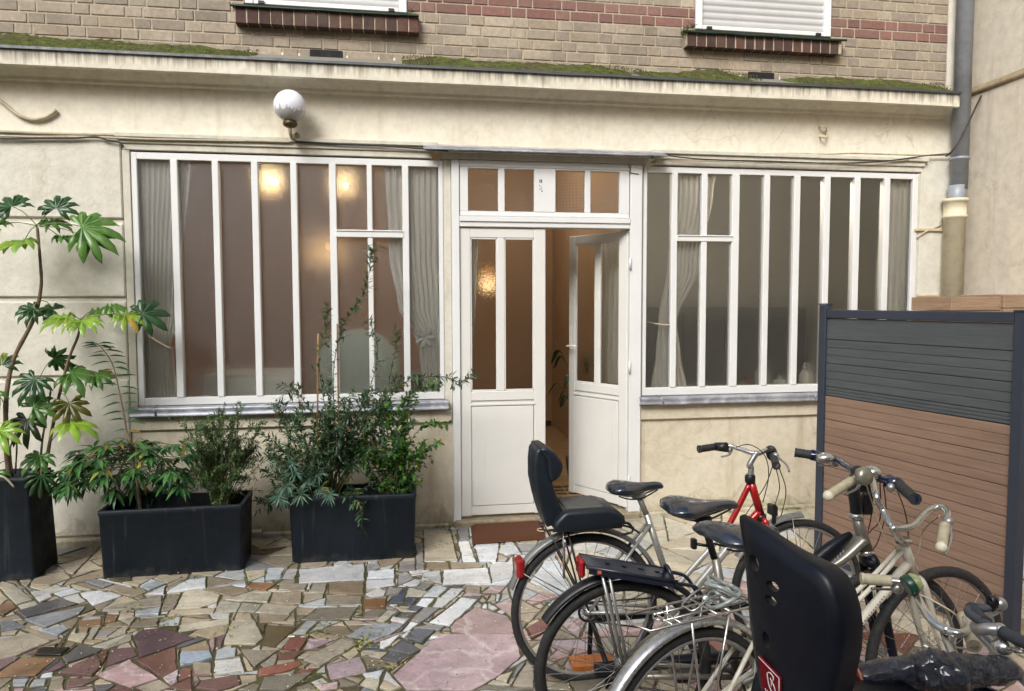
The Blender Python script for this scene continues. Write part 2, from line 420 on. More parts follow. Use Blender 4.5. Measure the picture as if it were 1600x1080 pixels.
# moss on the ledge
mo=MB()
def mossband(x0,x1):
    n=int((x1-x0)/.02)
    rows=[]
    for i in range(n+1):
        x=x0+(x1-x0)*i/n; e=min(1,min(i,n-i)/14)
        j_=1.0; h=(.018+.026*noise.noise(Vector((x*2.2,0,3)))+.010*noise.noise(Vector((x*11,4,0))))*e*(.35+.65*j_)+.002
        h=max(h,-.002)
        r_=[]
        for j in range(13):
            t=j/12; y=-.185+t*.19; zb=cz(3.42)+(3.452-cz(3.42))*(t)
            r_.append((x,y,zb+.003+h*(.3+1.5*t)*(1.0+.35*noise.noise(Vector((x*30,y*45,1))))))
        rows.append(r_)
    mo.sheet(rows)
for a,b in ((-2.9,-.95),(.05,1.75),(1.8,2.72),(3.0,4.42)): mossband(a,b)
qm=random.Random(44)
for k in range(5200):
    x=qm.uniform(-2.9,4.42); g=noise.noise(Vector((x*2.2,0,3)))
    if (-.95<x<-.62) or (-.62<x<.05 and g<.15) or (2.80<x<3.1): continue
    t=qm.random()**.7; y=-.19+.19*t; z=cz(3.42)+(3.452-cz(3.42))*t+max(0,(.016+.026*g)*(.3+1.4*t))+.002; s=qm.uniform(.003,.008); a=qm.uniform(0,6.28)
    i0=mo.add([(x-s*math.cos(a),y-s*math.sin(a)*.5,z-.003),(x+s*math.cos(a),y+s*math.sin(a)*.5,z-.003),(x+qm.uniform(-.003,.003),y,z+s*1.3)]); mo.face((i0,i0+1,i0+2))
moss=mo.build('moss',MOSS,fix=False); tag(moss,'green moss growing along the ledge below the brick wall','moss',kind='stuff')

# brick storey: every brick modelled, Flemish bond
TAN=[srgb(168,156,138),srgb(158,147,131),srgb(176,163,144),srgb(152,141,126),srgb(166,152,132)]
RED=[srgb(134,100,92),srgb(142,107,98),srgb(126,93,86),srgb(138,100,91)]
bk=MB(); C_=.0755; rr=random.Random(3)
WINL=(-1.04,.093); WINR=(2.286,3.43)
for k in range(-13,7):
    zt=3.951-C_*k; zb=zt-C_+.009
    x=-6+(.16 if k%2 else 0)+rr.uniform(-.02,.02); st=k%2
    while x<4.46:
        L=.212 if st%2==0 else .102; st+=1
        x0,x1=x,min(x+L,4.468); x=x1+.010
        red=k in (0,1)
        skip=False
        for (a,b) in (WINL,WINR):
            if zt>3.80:
                if a-.02<x0<b+.02 and a-.02<x1<b+.02: skip=True
                elif x0<a<x1: x1=a
                elif x0<b<x1: x0=b
        if skip or x1-x0<.02: continue
        c=rr.choice(RED if red else TAN); v=rr.uniform(.88,1.1); bk.cur=tuple(q*v for q in c)
        bk.bbox((x0,-.002+rr.uniform(-.002,.002),zb),(x1,.06,zt),.004)
bw=bk.build('brick_wall',BRICK,bld,col_attr=True)
w=MB(); z0,z1=3.40,4.95
w.box((-6,.0035,3.47),(WINL[0],.3,z1)); w.box((WINL[1],.0035,3.47),(WINR[0],.3,z1)); w.box((WINR[1],.0035,3.47),(4.468,.3,z1))
w.box((WINL[0],.0035,3.47),(WINL[1],.3,3.70)); w.box((WINR[0],.0035,3.47),(WINR[1],.3,3.70))
part('mortar_bed',w,MORTAR)
def uppermat():
    m=NT('brick_upper'); b=m.n('ShaderNodeTexBrick'); b.inputs['Color1'].default_value=(*TAN[0],1); b.inputs['Color2'].default_value=(*TAN[3],1)
    b.inputs['Mortar'].default_value=(*srgb(172,156,132),1); b.inputs['Scale'].default_value=2.2; b.inputs['Mortar Size'].default_value=.012
    mp=m.n('ShaderNodeMapping'); mp.inputs['Rotation'].default_value=(R(90),0,0); m.l(m.tc.outputs['Object'],mp.inputs[0]); m.l(mp.outputs[0],b.inputs['Vector'])
    m.base(b.outputs['Color']); m.rough(.9); return m.mat
w=MB(); w.box((-6,.0,4.95),(4.468,.3,9.5)); part('upper_brick_wall',w,uppermat())
w=MB(); w.box((4.47,-.004,3.47),(4.61,.3,9.5)); part('quoin_strip',w,simple('white_render',srgb(214,208,196),.8,0,.1,8,.3,60))
VB=simple('vent_shade_black',(.008,.008,.01),.9)
for xa_,xb_ in ((-.60,-.37),(2.73,2.95)):
    w=MB(); w.bbox((xa_,-.010,3.425),(xb_,.05,3.500),.006); part('vent_shade_block',w,VB)  # solid black block paints the shade inside each vent opening

# roller shutter windows of the upper storey
def shutter_window(x0,x1,zb):
    f=MB()
    f.bbox((x0,-.012,zb),(x0+.055,.12,5.2),.004); f.bbox((x1-.055,-.012,zb),(x1,.12,5.2),.004); f.bbox((x0+.056,-.006,zb+.002),(x1-.056,.10,zb+.035),.004)
    fr=f.build('shutter_window',ALU,bld)
    s=MB(); z=zb+.036; rows=[]
    while z<5.2:
        for q in range(6):
            t=q/6; rows.append([(x0+.05,.022-.011*math.sin(PI*t)**.6,z+.052*t),(x1-.05,.022-.011*math.sin(PI*t)**.6,z+.052*t)])
        z+=.052
    s.sheet(rows,True); s.build('shutter_slats',simple('shutter_grey',srgb(186,186,186),.4,0,.03),fr)
    CPB=simple('cap_black',(.015,.015,.015),.5)
    for xx_ in (x0+.09,x1-.13):
        b=MB(); b.box((xx_,-.02,zb+.002),(xx_+.04,-.004,zb+.022)); b.build('drain_cap',CPB,fr)
shutter_window(-1.032,.087,3.790)
shutter_window(2.290,3.424,3.800)
def brick_sill(x0,x1,zt,zb,seed):
    q=random.Random(seed); m=MB(); p=.075; x=x0+.012
    zt_,zb_=dz(zt,p)-.008,dz(zb,p)
    xx0,xx1=dx(x0,p*.6),dx(x1,p*.6)
    x=xx0+.01
    while x<xx1-.05:
        c=q.choice([srgb(80,56,50),srgb(68,48,44),srgb(92,64,54)]); v=q.uniform(.8,1.15); m.cur=tuple(e*v for e in c)
        m.bbox((x,-p+q.uniform(-.003,.003),zb_),(x+.072,.0,zt_-.004),.004); x+=.079
    s=m.build('brick_sill',SOLDIER,bld,col_attr=True)
    f=MB(); f.bbox((xx0+.004,-p+.004,zb_+.004),(xx1-.02,-.003,zt_-.008),.002); f.build('sill_mortar',MORTAR,s)
    g=MB(); n=24; rows=[]
    for i in range(n+1):
        x=xx0-.02+(xx1-xx0+.03)*i/n; w_=.006*noise.noise(Vector((x*5,seed,0)))
        rows.append([(x,.0,zt_+.012),(x,-p-.015,zt_+.004+w_),(x,-p-.022,zt_-.012+w_),(x,-p-.012,zt_-.014+w_)])
    g.sheet(rows); g.build('sill_flashing',GREENMET,s,fix=False)
brick_sill(-1.105,.162,3.785,3.657,1)
brick_sill(2.206,3.53,3.790,3.670,2)

# glazed windows
def pane(parent,x0,x1,z0,z1,y,mat=None,name='pane'):
    m=MB(); m.mi=0; m.box((x0,y,z0),(x1,y+.004,z1))
    # only the outer face is textured
    for i,f in enumerate(m.f): m.m[i]=0 if i==2 else 1
    return m.build(name,[mat or GLASS,GBACK],parent)
def big_window(panes,x0,x1,sash,ztop,zbot,zt_frame,zb_frame,tr):
    f=MB(); y0,y1=-.008,.055
    f.bbox((x0,y0,zb_frame),(panes[0][0],y1,zt_frame),.004)
    f.bbox((panes[-1][1],y0,zb_frame),(x1,y1,zt_frame),.004)
    f.bbox((panes[0][0]-.001,y0+.001,ztop),(panes[-1][1]+.001,y1-.002,zt_frame-.001),.003)
    f.bbox((panes[0][0]-.001,y0+.001,zb_frame+.001),(panes[-1][1]+.001,y1-.002,zbot),.003)
    for i in range(len(panes)-1):
        a,b=panes[i][1],panes[i+1][0]
        if i in sash[1:-1] or i==sash[0]: pass
        f.bbox((a,y0-.006,zbot-.001),(b,y1-.004,ztop+.001),.004)
    s0,s1=panes[sash[0]][0],panes[sash[-1]][1]
    f.bbox((s0-.008,y0-.012,tr[0]),(s1+.008,y1-.006,tr[1]),.004)
    f.bbox((s0-.004,y0-.020,tr[1]-.004),(s1+.004,y0,tr[1]+.006),.002)
    fr=f.build('window_frame',WHITE,bld)
    for i,(a,b) in enumerate(panes):
        if i in sash:
            pane(fr,a-.004,b+.004,zbot-.004,tr[0]+.003,.02); pane(fr,a-.004,b+.004,tr[1]-.003,ztop+.004,.02)
        else: pane(fr,a-.004,b+.004,zbot-.004,ztop+.004,.02)
    return fr
PL=[(-1.775,-1.557),(-1.510,-1.282),(-1.238,-1.018),(-.972,-.750),(-.705,-.481),(-.432,-.214),(-.177,.039),(.086,.305)]
PR=[(1.914,2.111),(2.160,2.357),(2.405,2.611),(2.673,2.882),(2.931,3.139),(3.191,3.400),(3.453,3.664),(3.718,3.932),(3.984,4.193)]
big_window(PL,-1.815,.338,(5,6),2.697,1.030,2.745,.975,(2.174,2.222))
big_window(PR,1.884,4.242,(1,2),2.700,1.025,2.745,.962,(2.172,2.216))
for a_,b_ in (((-1.866,-.018,.90),(-1.817,.2,2.755)),((.340,-.004,.90),(.396,.2,2.752)),((1.866,.004,.90),(1.882,.2,2.752)),((4.244,-.006,.90),(4.261,.2,2.752))):
    w=MB(); w.bbox(a_,b_,.003); part('reveal_trim',w,TRIM)
# zinc sills
def zsill(x0,x1,zt,zb):
    p=.085; m=MB(); n=40; rows=[]; xx0,xx1=dx(x0,p*.7),dx(x1,p*.7)
    for i in range(n+1):
        x=xx0+(xx1-xx0)*i/n; q=.004*noise.noise(Vector((x*3,0,1)))+.002*noise.noise(Vector((x*14,0,1)))
        rows.append([(x,-.009,dz(zt,.01)),(x,-p+.01,dz(zt,p)-.012+q),(x,-p,dz(zt,p)-.020+q),(x,-p+.006,dz(zt,p)-.036+q),(x,-p+.004,dz(zb,p)+.016+q),(x,-p-.004,dz(zb,p)+.006+q),(x,-p,dz(zb,p)+q),(x,-.02,dz(zb,p)+.002)])
    m.sheet(rows); o=m.build('zinc_sill',ZINC,bld,fix=False)
    j=MB(); xj=xx0+(xx1-xx0)*.62
    j.tube([(xj,-.02,dz(zt,.02)+.004),(xj,-p+.006,dz(zt,p)-.008),(xj,-p-.004,dz(zb,p)+.01)],.006,6); xj=xx0+(xx1-xx0)*.07
    j.tube([(xj,-.02,dz(zt,.02)+.004),(xj,-p+.006,dz(zt,p)-.008),(xj+.02,-p-.004,dz(zb,p)+.01)],.007,6); j.build('seam',ZINC,o)
zsill(-1.875,.365,.972,.893); zsill(1.868,4.262,.957,.886)

# door set
w=MB()
w.bbox((.398,-.035,.03),(.455,.10,2.752),.004); w.bbox((1.770,-.035,.03),(1.865,.10,2.752),.004)
w.bbox((.4555,-.03,2.262),(1.7695,.09,2.336),.004); w.bbox((.456,-.042,2.300),(1.769,-.029,2.338),.003)
w.bbox((.4555,-.028,2.706),(1.7695,.09,2.751),.003)
dfr=part('door_frame',w,WHITE)
w=MB(); y0,y1=-.022,.035
xs=[.46,.522,.748,.797,1.021,1.184,1.414,1.459,1.687,1.764]; zt0,zt1=2.379,2.700
w.bbox((xs[0],y0,2.340),(xs[9],y1,zt0),.003); 
w.bbox((xs[0],y0,zt0),(xs[1],y1,2.705),.003); w.bbox((xs[8],y0,zt0),(xs[9],y1,2.705),.003)
w.bbox((xs[4],y0-.004,zt0-.001),(xs[5],y1,2.7045),.003)
w.bbox((xs[2],y0+.004,zt0),(xs[3],y1,zt1),.003); w.bbox((xs[6],y0+.004,zt0),(xs[7],y1,zt1),.003)
w.bbox((xs[1]-.001,y0+.002,zt1-.006),(xs[8]+.001,y1,2.7055),.002)
w.bbox((xs[0]+.004,y0-.018,2.339),(xs[9]-.004,y0+.001,2.352),.002)
tf=w.build('transom_window',WHITE,bld)
for a,b in ((1,2),(3,4),(5,6),(7,8)): pane(tf,xs[a]-.004,xs[b]+.004,zt0-.004,zt1-.002,.006,GLASSG)
nm=MB(); INK=simple('ink',(.05,.05,.055),.6)
for (px,py,w_,h_) in ((843.5,283,1.2,4.6),(846.3,283,1.4,5),(845,281.4,3.2,.8),(845,285,3,.7),(843,290,.8,2),(845.5,292,2.4,.7),(846.5,295,.8,2.4),(843.8,295.8,1.4,1.6),(846.8,299,1.8,2)):
    a=onY(px-w_/2,py-h_/2,-.0275); b=onY(px+w_/2,py+h_/2,-.0275); nm.box((a.x,-.0275,a.z),(b.x,-.0265,b.z))
nm.build('house_number',INK,tf)

def door_leaf(wd,mir,hinge,rz,name):
    s=-1 if mir else 1
    def X(a): return a*s
    f=MB(); h0,h1=.07,2.252; T=.042
    gx=(.079,.282,.336,.563) if not mir else (.085,.300,.345,.575)
    g0,g1=1.026,2.183
    def B(x0,x1,z0,z1,y0=0.,y1=T,bv=.004): f.bbox((X(x0),y0,z0),(X(x1),y1,z1),bv)
    B(0,gx[0],h0,h1); B(gx[3],wd,h0,h1)
    B(gx[0]-.001,gx[3]+.001,g1,h1-.001,.001,T-.001); B(gx[0]-.001,gx[3]+.001,.955,g0,.001,T-.001)
    B(gx[1],gx[2],g0-.001,g1+.001,.002,T-.002)
    B(gx[0]-.001,gx[3]+.001,h0+.001,.956,.012,T-.006)
    B(gx[0]-.006,gx[3]+.006,.918,.936,-.010,.004,.003)
    B(gx[0]+.004,gx[3]-.004,.148,.912,-.004,.013,.006)
    B(gx[0]-.001,gx[3]+.001,.075,.146,.002,T-.008)
    # glazing beads
    for a,b in ((gx[0],gx[1]),(gx[2],gx[3])):
        B(a,b,g0,g0+.012,.006,.03,.002); B(a,b,g1-.012,g1,.006,.03,.002); B(a,a+.010,g0,g1,.006,.03,.002); B(b-.010,b,g0,g1,.006,.03,.002)
    lf=f.build(name,WHITE2,bld); lf.location=hinge; lf.rotation_euler=(0,0,rz)
    for a,b in ((gx[0],gx[1]),(gx[2],gx[3])):
        m=MB(); xa,xb=sorted((X(a+.004),X(b-.004))); m.box((xa,.018,g0+.004),(xb,.022,g1-.004))
        for i in range(len(m.f)): m.m[i]=0 if i==2 else 1
        m.build('pane',[GLASSH,GBACK],lf)
    return lf
ll=door_leaf(.652,False,(.458,-.012,0),0,'door_leaf')
hx,hy=1.764,.012; best=None
for k in range(0,900):
    a=R(k/10); p=Vector((hx-.645*math.cos(a),hy+.645*math.sin(a),2.25)); v=M.inverted()@p; px=800+FPX*v.x/-v.z
    if best is None or abs(px-889)<best[0]: best=(abs(px-889),a)
LA=best[1]
rl=door_leaf(.645,True,(hx,hy,0),-LA,'door_leaf')
hd=MB(); hd.bbox((-.635,-.006,1.30),(-.607,.0,1.50),.002); hd.tube([(-.62,-.004,1.33),(-.62,-.05,1.33),(-.61,-.055,1.33),(-.50,-.055,1.335)],.0085,8)
hd.build('door_handle',simple('handle_white',srgb(228,226,218),.3,.1,.03),rl)
LKM=simple('lock_brass',srgb(70,60,48),.4,.8)
for z in (1.47,.74):
    lk=MB(); lk.bbox((-.6465,.006,z),(-.643,.034,z+.09),.001); lk.build('lock_plate',LKM,rl)
for z in (.25,1.15,1.95):
    hn=MB(); hn.lathe((1.768,-.045,z),[(.009,0),(.009,.09)],10); hn.build('hinge',WHITE,dfr)
th=MB(); th.bbox((.40,-.075,-.02),(1.862,.30,.052),.012); part('threshold',th,simple('worn_stone',srgb(140,128,106),.85,0,.25,14,.7,60,dirt=(srgb(70,62,46),.6)))
# zinc canopy strip above the door
cp=MB(); p=.15; rows=[]
xa,xb=dx(.199,p),dx(2.077,p)
for i in range(31):
    x=xa+(xb-xa)*i/30; q=.003*noise.noise(Vector((x*4,0,8)))
    rows.append([(x,-.0,2.862),(x,-p,dz(2.838,p)+q),(x,-p-.003,dz(2.838,p)-.012+q),(x,-p+.006,dz(2.838,p)-.013+q),(x,-p+.008,dz(2.838,p)-.006+q),(x,0,2.850)])
cp.sheet(rows); part('canopy_flashing',cp,ZINC,fix=False)

# interior
FLW=simple('wood_floor',srgb(150,122,90),.4,0,.25,3)
WALLI=simple('inner_wall_tan',srgb(158,128,98),.85,0,.06,2)
WALLG=simple('inner_wall_grey',srgb(182,180,168),.85,0,.06,2)
w=MB(); w.box((-2.8,.28,.0),(6.6,5.2,.05)); part('room_floor',w,FLW)
w=MB(); w.box((-2.8,.60,3.5),(6.6,5.2,3.6)); part('room_ceiling',w,WALLG)
w=MB(); w.box((-2.8,.30,2.95),(6.6,.60,3.6)); part('inner_lintel',w,WALLG)  # beam that the unseen fill lights hang from
w=MB(); w.box((-2.8,3.95,.05),(2.02,4.05,3.5)); w.box((-2.8,.6,.05),(-2.7,3.95,3.5)); part('inner_wall',w,WALLI)
w=MB(); w.box((2.12,3.3,.05),(6.6,3.4,3.5)); w.box((6.5,.6,.05),(6.6,3.3,3.5)); part('inner_wall',w,WALLG)
w=MB(); w.box((2.02,1.3,.05),(2.1195,3.949,3.5)); part('inner_wall',w,WALLI)
w=MB(); w.bbox((-2.6,3.925,.05),(2.0,3.948,.12),.003); part('skirting',w,simple('dark_skirting',srgb(70,34,24),.5))

# the building on the right, its wall runs towards the camera
sb=empty('side_building',(4.72,0,0),0,'tall beige rendered wall with stained ledge running forward from the grey downpipe','building')
XS=4.705
def sideZ(px,py):
    d=ray(px,py); return CAM+d*((XS-CAM.x)/d.x)
g=sideZ(1533,150); g2=sideZ(1600,118); t1=sideZ(1526,42); t2=sideZ(1600,0)
def lp(v): return (v.x-4.72,v.y,v.z)
w=MB(); w.box((XS-4.72,-7,-.05),(.6,.4,3.43)); w.build('lower_wall',SIDEPL,sb)
w=MB(); w.box((XS-4.72-.004+.03,-7,3.431),(.6,.4,9.5)); w.build('upper_wall',SIDEPL,sb)
w=MB(); n=60; rows=[]
for i in range(n+1):
    y=.0-7*i/n; q=.006*noise.noise(Vector((0,y*2,3)))
    rows.append([(XS-4.72+.02,y,3.47+q),(XS-4.72-.018,y,3.43+q),(XS-4.72-.022,y,3.408+q),(XS-4.72-.012,y,3.40+q),(XS-4.72,y,3.39+q)])
w.sheet(rows); w.build('ledge',simple('dirty_ledge',srgb(150,134,108),.9,0,.25,7,.5,40,dirt=(srgb(96,96,60),.8)),sb,fix=False)
# ================================================================ things on the facade
# globe lamp
LX=dx(-.745,.17); lz=dz(3.098,.17)
lamp=empty('wall_lamp',(LX,-.17,lz),0,'white opal globe lamp on a short bracket above the left window','lamp')
m=MB(); m.sphere((0,0,0),.109,28,18)
gm=NT('opal_globe'); z=gm.xyz()[2]
dirt=gm.math('MULTIPLY',gm.ramp(gm.math('ADD',gm.math('MULTIPLY',z,-9),gm.math('MULTIPLY',gm.noise(1,3,.5,vec=gm.coord((60,60,6))),1.3)),[(.95,0.0),(1.35,1.0)]),.6)
gm.base(gm.mix(dirt,srgb(226,228,236),srgb(120,112,96))); gm.rough(.16); gm.b.inputs['Subsurface Weight'].default_value=.0
m.build('globe',gm.mat,lamp)
m=MB(); m.lathe((0,0,-.135),[(.03,-.008),(.044,0),(.050,.012),(.046,.030),(.040,.036)],18); m.build('cap',simple('old_brass',srgb(84,72,48),.5,.7,.3,30),lamp)
m=MB(); m.tube(spline([(0,0,-.14),(0,0,-.175),(.004,.03,-.205),(.008,.09,-.205),(.008,.168,-.19)],5),.012,8); m.lathe((.008,.168,-.19),[(.001,-.02),(.036,-.018),(.042,.0)],14,(0,1,0)); m.sphere((.035,.06,-.185),.022,10,8)
m.build('bracket',simple('painted_iron',srgb(150,140,116),.6,.3,.3,20),lamp)

# cables and conduits
CABW=simple('painted_cable',srgb(176,166,142),.7,0,.25,9,dirt=(srgb(90,80,62),.5)); CABD=simple('dark_cable',srgb(46,42,38),.6,0,.2,9)
def cable(pts,r,mat,label,Y=-.02,cat='cable',name='cable',group=None,n=6):
    P=[]
    for q in pts:
        px,py=q[0],q[1]; y=q[2] if len(q)>2 else Y
        P.append(onY(px,py,y))
    m=MB(); m.tube(spline(P,n),r,6)
    return tag(m.build(name,mat),label,cat,group)
def sag(x0,y0,x1,y1,n,amp,seed,off=0):
    q=random.Random(seed); return [(x0+(x1-x0)*i/n, y0+(y1-y0)*i/n+q.uniform(-amp,amp)+off) for i in range(n+1)]
cable([(-520,196),(-240,200),(-40,205)]+sag(0,206,440,219,7,.6,1),.011,CABW,'thick painted conduit running left of the globe lamp, uppermost of the wires',-.03)
cable([(-520,204),(-240,207),(-40,212)]+sag(0,212,455,222,8,.8,2),.008,CABW,'thin cream cable just under the thick conduit left of the globe lamp',-.045)
cable([(-520,206),(-240,211),(-40,216)]+sag(0,217,150,215,5,1.2,3)+[(168,219),(186,222),(193,230)],.006,CABD,'dark frayed cable ending above the corner of the left window',-.05)
cable(sag(462,222,660,232,6,.8,4)+[(700,236)],.006,CABD,'thin dark wire between the globe lamp and the door canopy',-.05)
cable(sag(1043,238,1480,242,9,1.0,5)+[(1487,241)],.007,CABW,'cream cable running straight over the right window, uppermost there',-.035)
cable([(1040,243),(1100,249),(1200,252),(1300,255),(1380,252),(1450,243),(1487,240)],.005,CABD,'thin dark wire sagging over the right window frame',-.055)
cable([(1000,262),(1015,258),(1040,251),(1120,252),(1220,256),(1330,256),(1420,250)],.004,CABW,'thin pale wire hanging lowest over the right window',-.052)
cable([(1478,244,-.12),(1488,236,-.19),(1500,218,-.21),(1515,188,-.21),(1533,150,-.12)],.007,CABD,'black cable slanting across the grey downpipe to the side wall')
cable([(-330,-60),(-120,60),(-40,128),(0,157),(28,179),(52,187),(74,182),(88,172)],.013,CABW,'curved painted pipe end hooking upward high on the left wall',-.02,'pipe','conduit_pipe')
cable([(982,258),(985,266),(984,270),(998,272)],.003,CABD,'short thin wire at the top right corner of the door frame',-.04)
# small ironmongery on the wall
HK=simple('painted_hook',srgb(190,176,146),.7,0,.2,20)
m=MB()
for zz,(a,b) in ((0,(1280,198)),(1,(1281,214))): m.tube(spline([onY(a,b,-.0),onY(a+3,b,-.04),onY(a+10,b+1,-.045),onY(a+11,b+(8 if zz==0 else -7),-.02),onY(a+6,b+(10 if zz==0 else -8),.0)],4),.007,6)
tag(m.build('wall_hook',HK),'small painted iron hook pair on the frieze above the right window','hook')
m=MB(); a=onY(1430,357,-.02); b=onY(1476,362,-.02); m.bbox((a.x,-.03,b.z),(b.x,.0,a.z),.003); m.tube([onY(1432,372,-.02),onY(1446,362,-.03),onY(1470,352,-.02)],.005,5)
tag(m.build('wall_bracket',HK),'flat painted bracket with a bent wire on the right pier, the upper one','bracket')
m=MB(); a=onY(1434,460,-.02); b=onY(1466,464,-.02); m.bbox((a.x,-.03,b.z),(b.x,.0,a.z),.003)
tag(m.build('wall_bracket',HK),'flat painted bracket on the right pier just above the fence rail','bracket')

# downpipe
DXc=dx(4.622,.10)
dp=empty('downpipe',(DXc,-.10,0),0,'grey downpipe set into a wider cream pipe at the right corner of the facade','downpipe')
m=MB(); m.lathe((0,0,0),[(.064,dz(2.63,.1)),(.064,9.4)],20); m.build('upper_pipe',PIPEG,dp)
m=MB(); m.lathe((-.018,0,0),[(.060,dz(2.52,.1)),(.062,dz(2.56,.1)),(.066,dz(2.66,.1))],20); m.build('pipe_elbow',PIPEG,dp)
m=MB(); c=dz(2.549,.1); m.lathe((-.030,0,0),[(.080,-.02),(.080,c-.16),(.092,c-.155),(.092,c-.135),(.084,c-.13),(.086,c-.03),(.096,c-.025),(.096,c),(.07,c+.001)],22); m.build('lower_pipe',PIPEC,dp)
for zc in (2.88,):
    m=MB(); m.lathe((0,0,dz(zc,.1)),[(.066,-.012),(.071,-.010),(.071,.010),(.066,.012)],20); m.box((-.10,-.004,dz(zc,.1)-.008),(.10,.006,dz(zc,.1)+.008)); m.build('pipe_clamp',PIPEG,dp)
m=MB(); m.tube([(.062,.02,0),(.062,.02,dz(2.4,.1))],.012,8); m.build('side_tube',simple('copper_tube',srgb(196,150,116),.4,.4),dp)

# curtains: sheets with soft folds
CURT=NT('linen_curtain'); CURT.base(CURT.ramp(CURT.noise(3,4),[(.3,srgb(226,224,214)),(.7,srgb(236,234,226))])); CURT.rough(.95)
tl=CURT.n('ShaderNodeBsdfTranslucent'); tl.inputs[0].default_value=(*srgb(200,194,176),1); ms=CURT.n('ShaderNodeMixShader'); ms.inputs[0].default_value=.25
CURT.l(CURT.b.outputs[0],ms.inputs[1]); CURT.l(tl.outputs[0],ms.inputs[2]); CURT.l(ms.outputs[0],CURT.out.inputs[0])
def curtain(keys,Y,label,folds=9,amp=.028,seed=0,tie=None):
    # keys: (photo y, left x, right x) from top to bottom
    rows=[]; N=folds*8; H=46; q=random.Random(seed); ph=[q.uniform(0,6) for _ in range(6)]
    ys=[k[0] for k in keys]
    for i in range(H+1):
        y=ys[0]+(ys[-1]-ys[0])*i/H
        for a in range(len(keys)-1):
            if keys[a][0]<=y<=keys[a+1][0]: break
        t=(y-keys[a][0])/max(1e-6,(keys[a+1][0]-keys[a][0])); t=t*t*(3-2*t)
        L=keys[a][1]+(keys[a+1][1]-keys[a][1])*t; Rr_=keys[a][2]+(keys[a+1][2]-keys[a][2])*t
        r_=[]
        for j in range(N+1):
            u=j/N; uu=u+.012*math.sin(u*9+ph[0]+i*.05)
            p=onY(L+(Rr_-L)*u,y,Y)
            f=math.sin(uu*folds*2*PI+ph[1]+.5*math.sin(i*.12+ph[2]))+.4*math.sin(uu*folds*4.3*PI+ph[3])
            r_.append((p.x,Y+amp*f,p.z))
        rows.append(r_)
    m=MB(); m.sheet(rows); o=m.build('curtain',CURT.mat,fix=False); tag(o,label,'curtain')
    if tie:
        t_=MB(); a,b=tie; pa,pb=onY(*a,Y-.05),onY(*b,Y-.05); t_.tube(spline([pa+Vector((0,.03,0)),(pa+pb)/2+Vector((0,-.015,-.01)),pb],5),.012,6,flat=.5)
        t_.build('tieback',simple('linen_tie',srgb(176,160,136),.9),o)
    return o
curtain([(238,208,299),(400,212,288),(500,220,281),(541,228,268),(560,226,272),(625,224,279)],.075,'beige linen curtain tied back at the far left of the left window',11,.016,1,((222,515),(268,545)))
c_=curtain([(255,601,694),(400,608,694),(480,622,694),(520,646,692),(545,655,692),(620,662,692)],.075,'beige linen curtain gathered with a bow at the right of the left window',9,.018,2)
m=MB(); q=random.Random(5)
for k in range(7):
    a=k/7*2*PI; c0=onY(664,527,.075); v=Vector((math.cos(a)*.05,-.01,math.sin(a)*.055))
    m.tube(spline([c0,c0+v+Vector((0,-.01,0)),c0+v*1.6+Vector((0,.0,0))],5),[.012,.02,.03,.034,.036,.036,.034,.028,.02,.012,.006][:len(spline([c0,c0,c0],5))],8,flat=.5)
m.build('bow',CURT.mat,c_)
curtain([(262,1048,1120),(300,1050,1114),(415,1042,1092),(505,1028,1057),(550,1024,1062),(612,1016,1072)],.075,'beige linen curtain tied back behind the opening sash of the right window',8,.014,3,((1012,503),(1056,508)))
curtain([(262,1378,1432),(480,1368,1430),(610,1364,1430)],.075,'beige linen curtain hanging straight at the right end of the right window',6,.018,4)
curtain([(352,729,748),(450,729,744),(560,729,737),(615,729,736)],.10,'narrow curtain edge showing in the closed door leaf',3,.012,5)
curtain([(366,944,978),(600,944,976)],.45,'pale curtain hanging behind the glass of the open door leaf',4,.02,6)

# things in the rooms
WHF=simple('white_furniture',srgb(206,208,200),.5,0,.05); SAGE=simple('sage_fabric',srgb(150,160,150),.8,0,.1,9)
a=onY(320,586,.75); b=onY(462,620,.75)
ds=empty('writing_desk',((a.x+b.x)/2,.95,.05),0,'low white desk top seen just inside the left window','desk')
m=MB(); w_=(b.x-a.x)/2; m.bbox((-w_,-.2,a.z-.05-.02),(w_,.35,a.z-.05),.005); m.bbox((-w_,-.2,.72),(w_,-.18,a.z-.071),.003); m.build('desk_top',WHF,ds)
for sx in (-1,1):
    m=MB(); m.bbox((sx*(w_-.05)-.02,-.17,0),(sx*(w_-.05)+.02,.3,.719),.003); m.build('desk_leg',WHF,ds)
ch=empty('round_armchair',(onY(560,560,1.0).x,1.0,.05),0,'grey green armchair with tall round back behind the dark shrub','armchair')
c=onY(560,575,1.0); m=MB(); rr_=.36
m.lathe((0,.02,c.z-.05-.02),[(.001,-.05),(rr_*.8,-.05),(rr_,-.02),(rr_,.03),(rr_*.85,.06),(.001,.06)],36,(0,1,0)); m.build('backrest',SAGE,ch)
m=MB(); m.loft([[(.30*math.cos(t)*s,-.30+.28*math.sin(t)*s,z) for t in [2*PI*i/20 for i in range(20)]] for z,s in ((.62,.9),(.66,1),(.74,1),(.79,.9),(.81,.6))]); m.build('cushion',simple('cream_fabric',srgb(206,196,164),.85),ch)
m=MB(); m.lathe((0,-.2,0),[(.22,0),(.22,.03),(.04,.06),(.04,.6),(.2,.62)],20); m.build('pedestal',SAGE,ch)
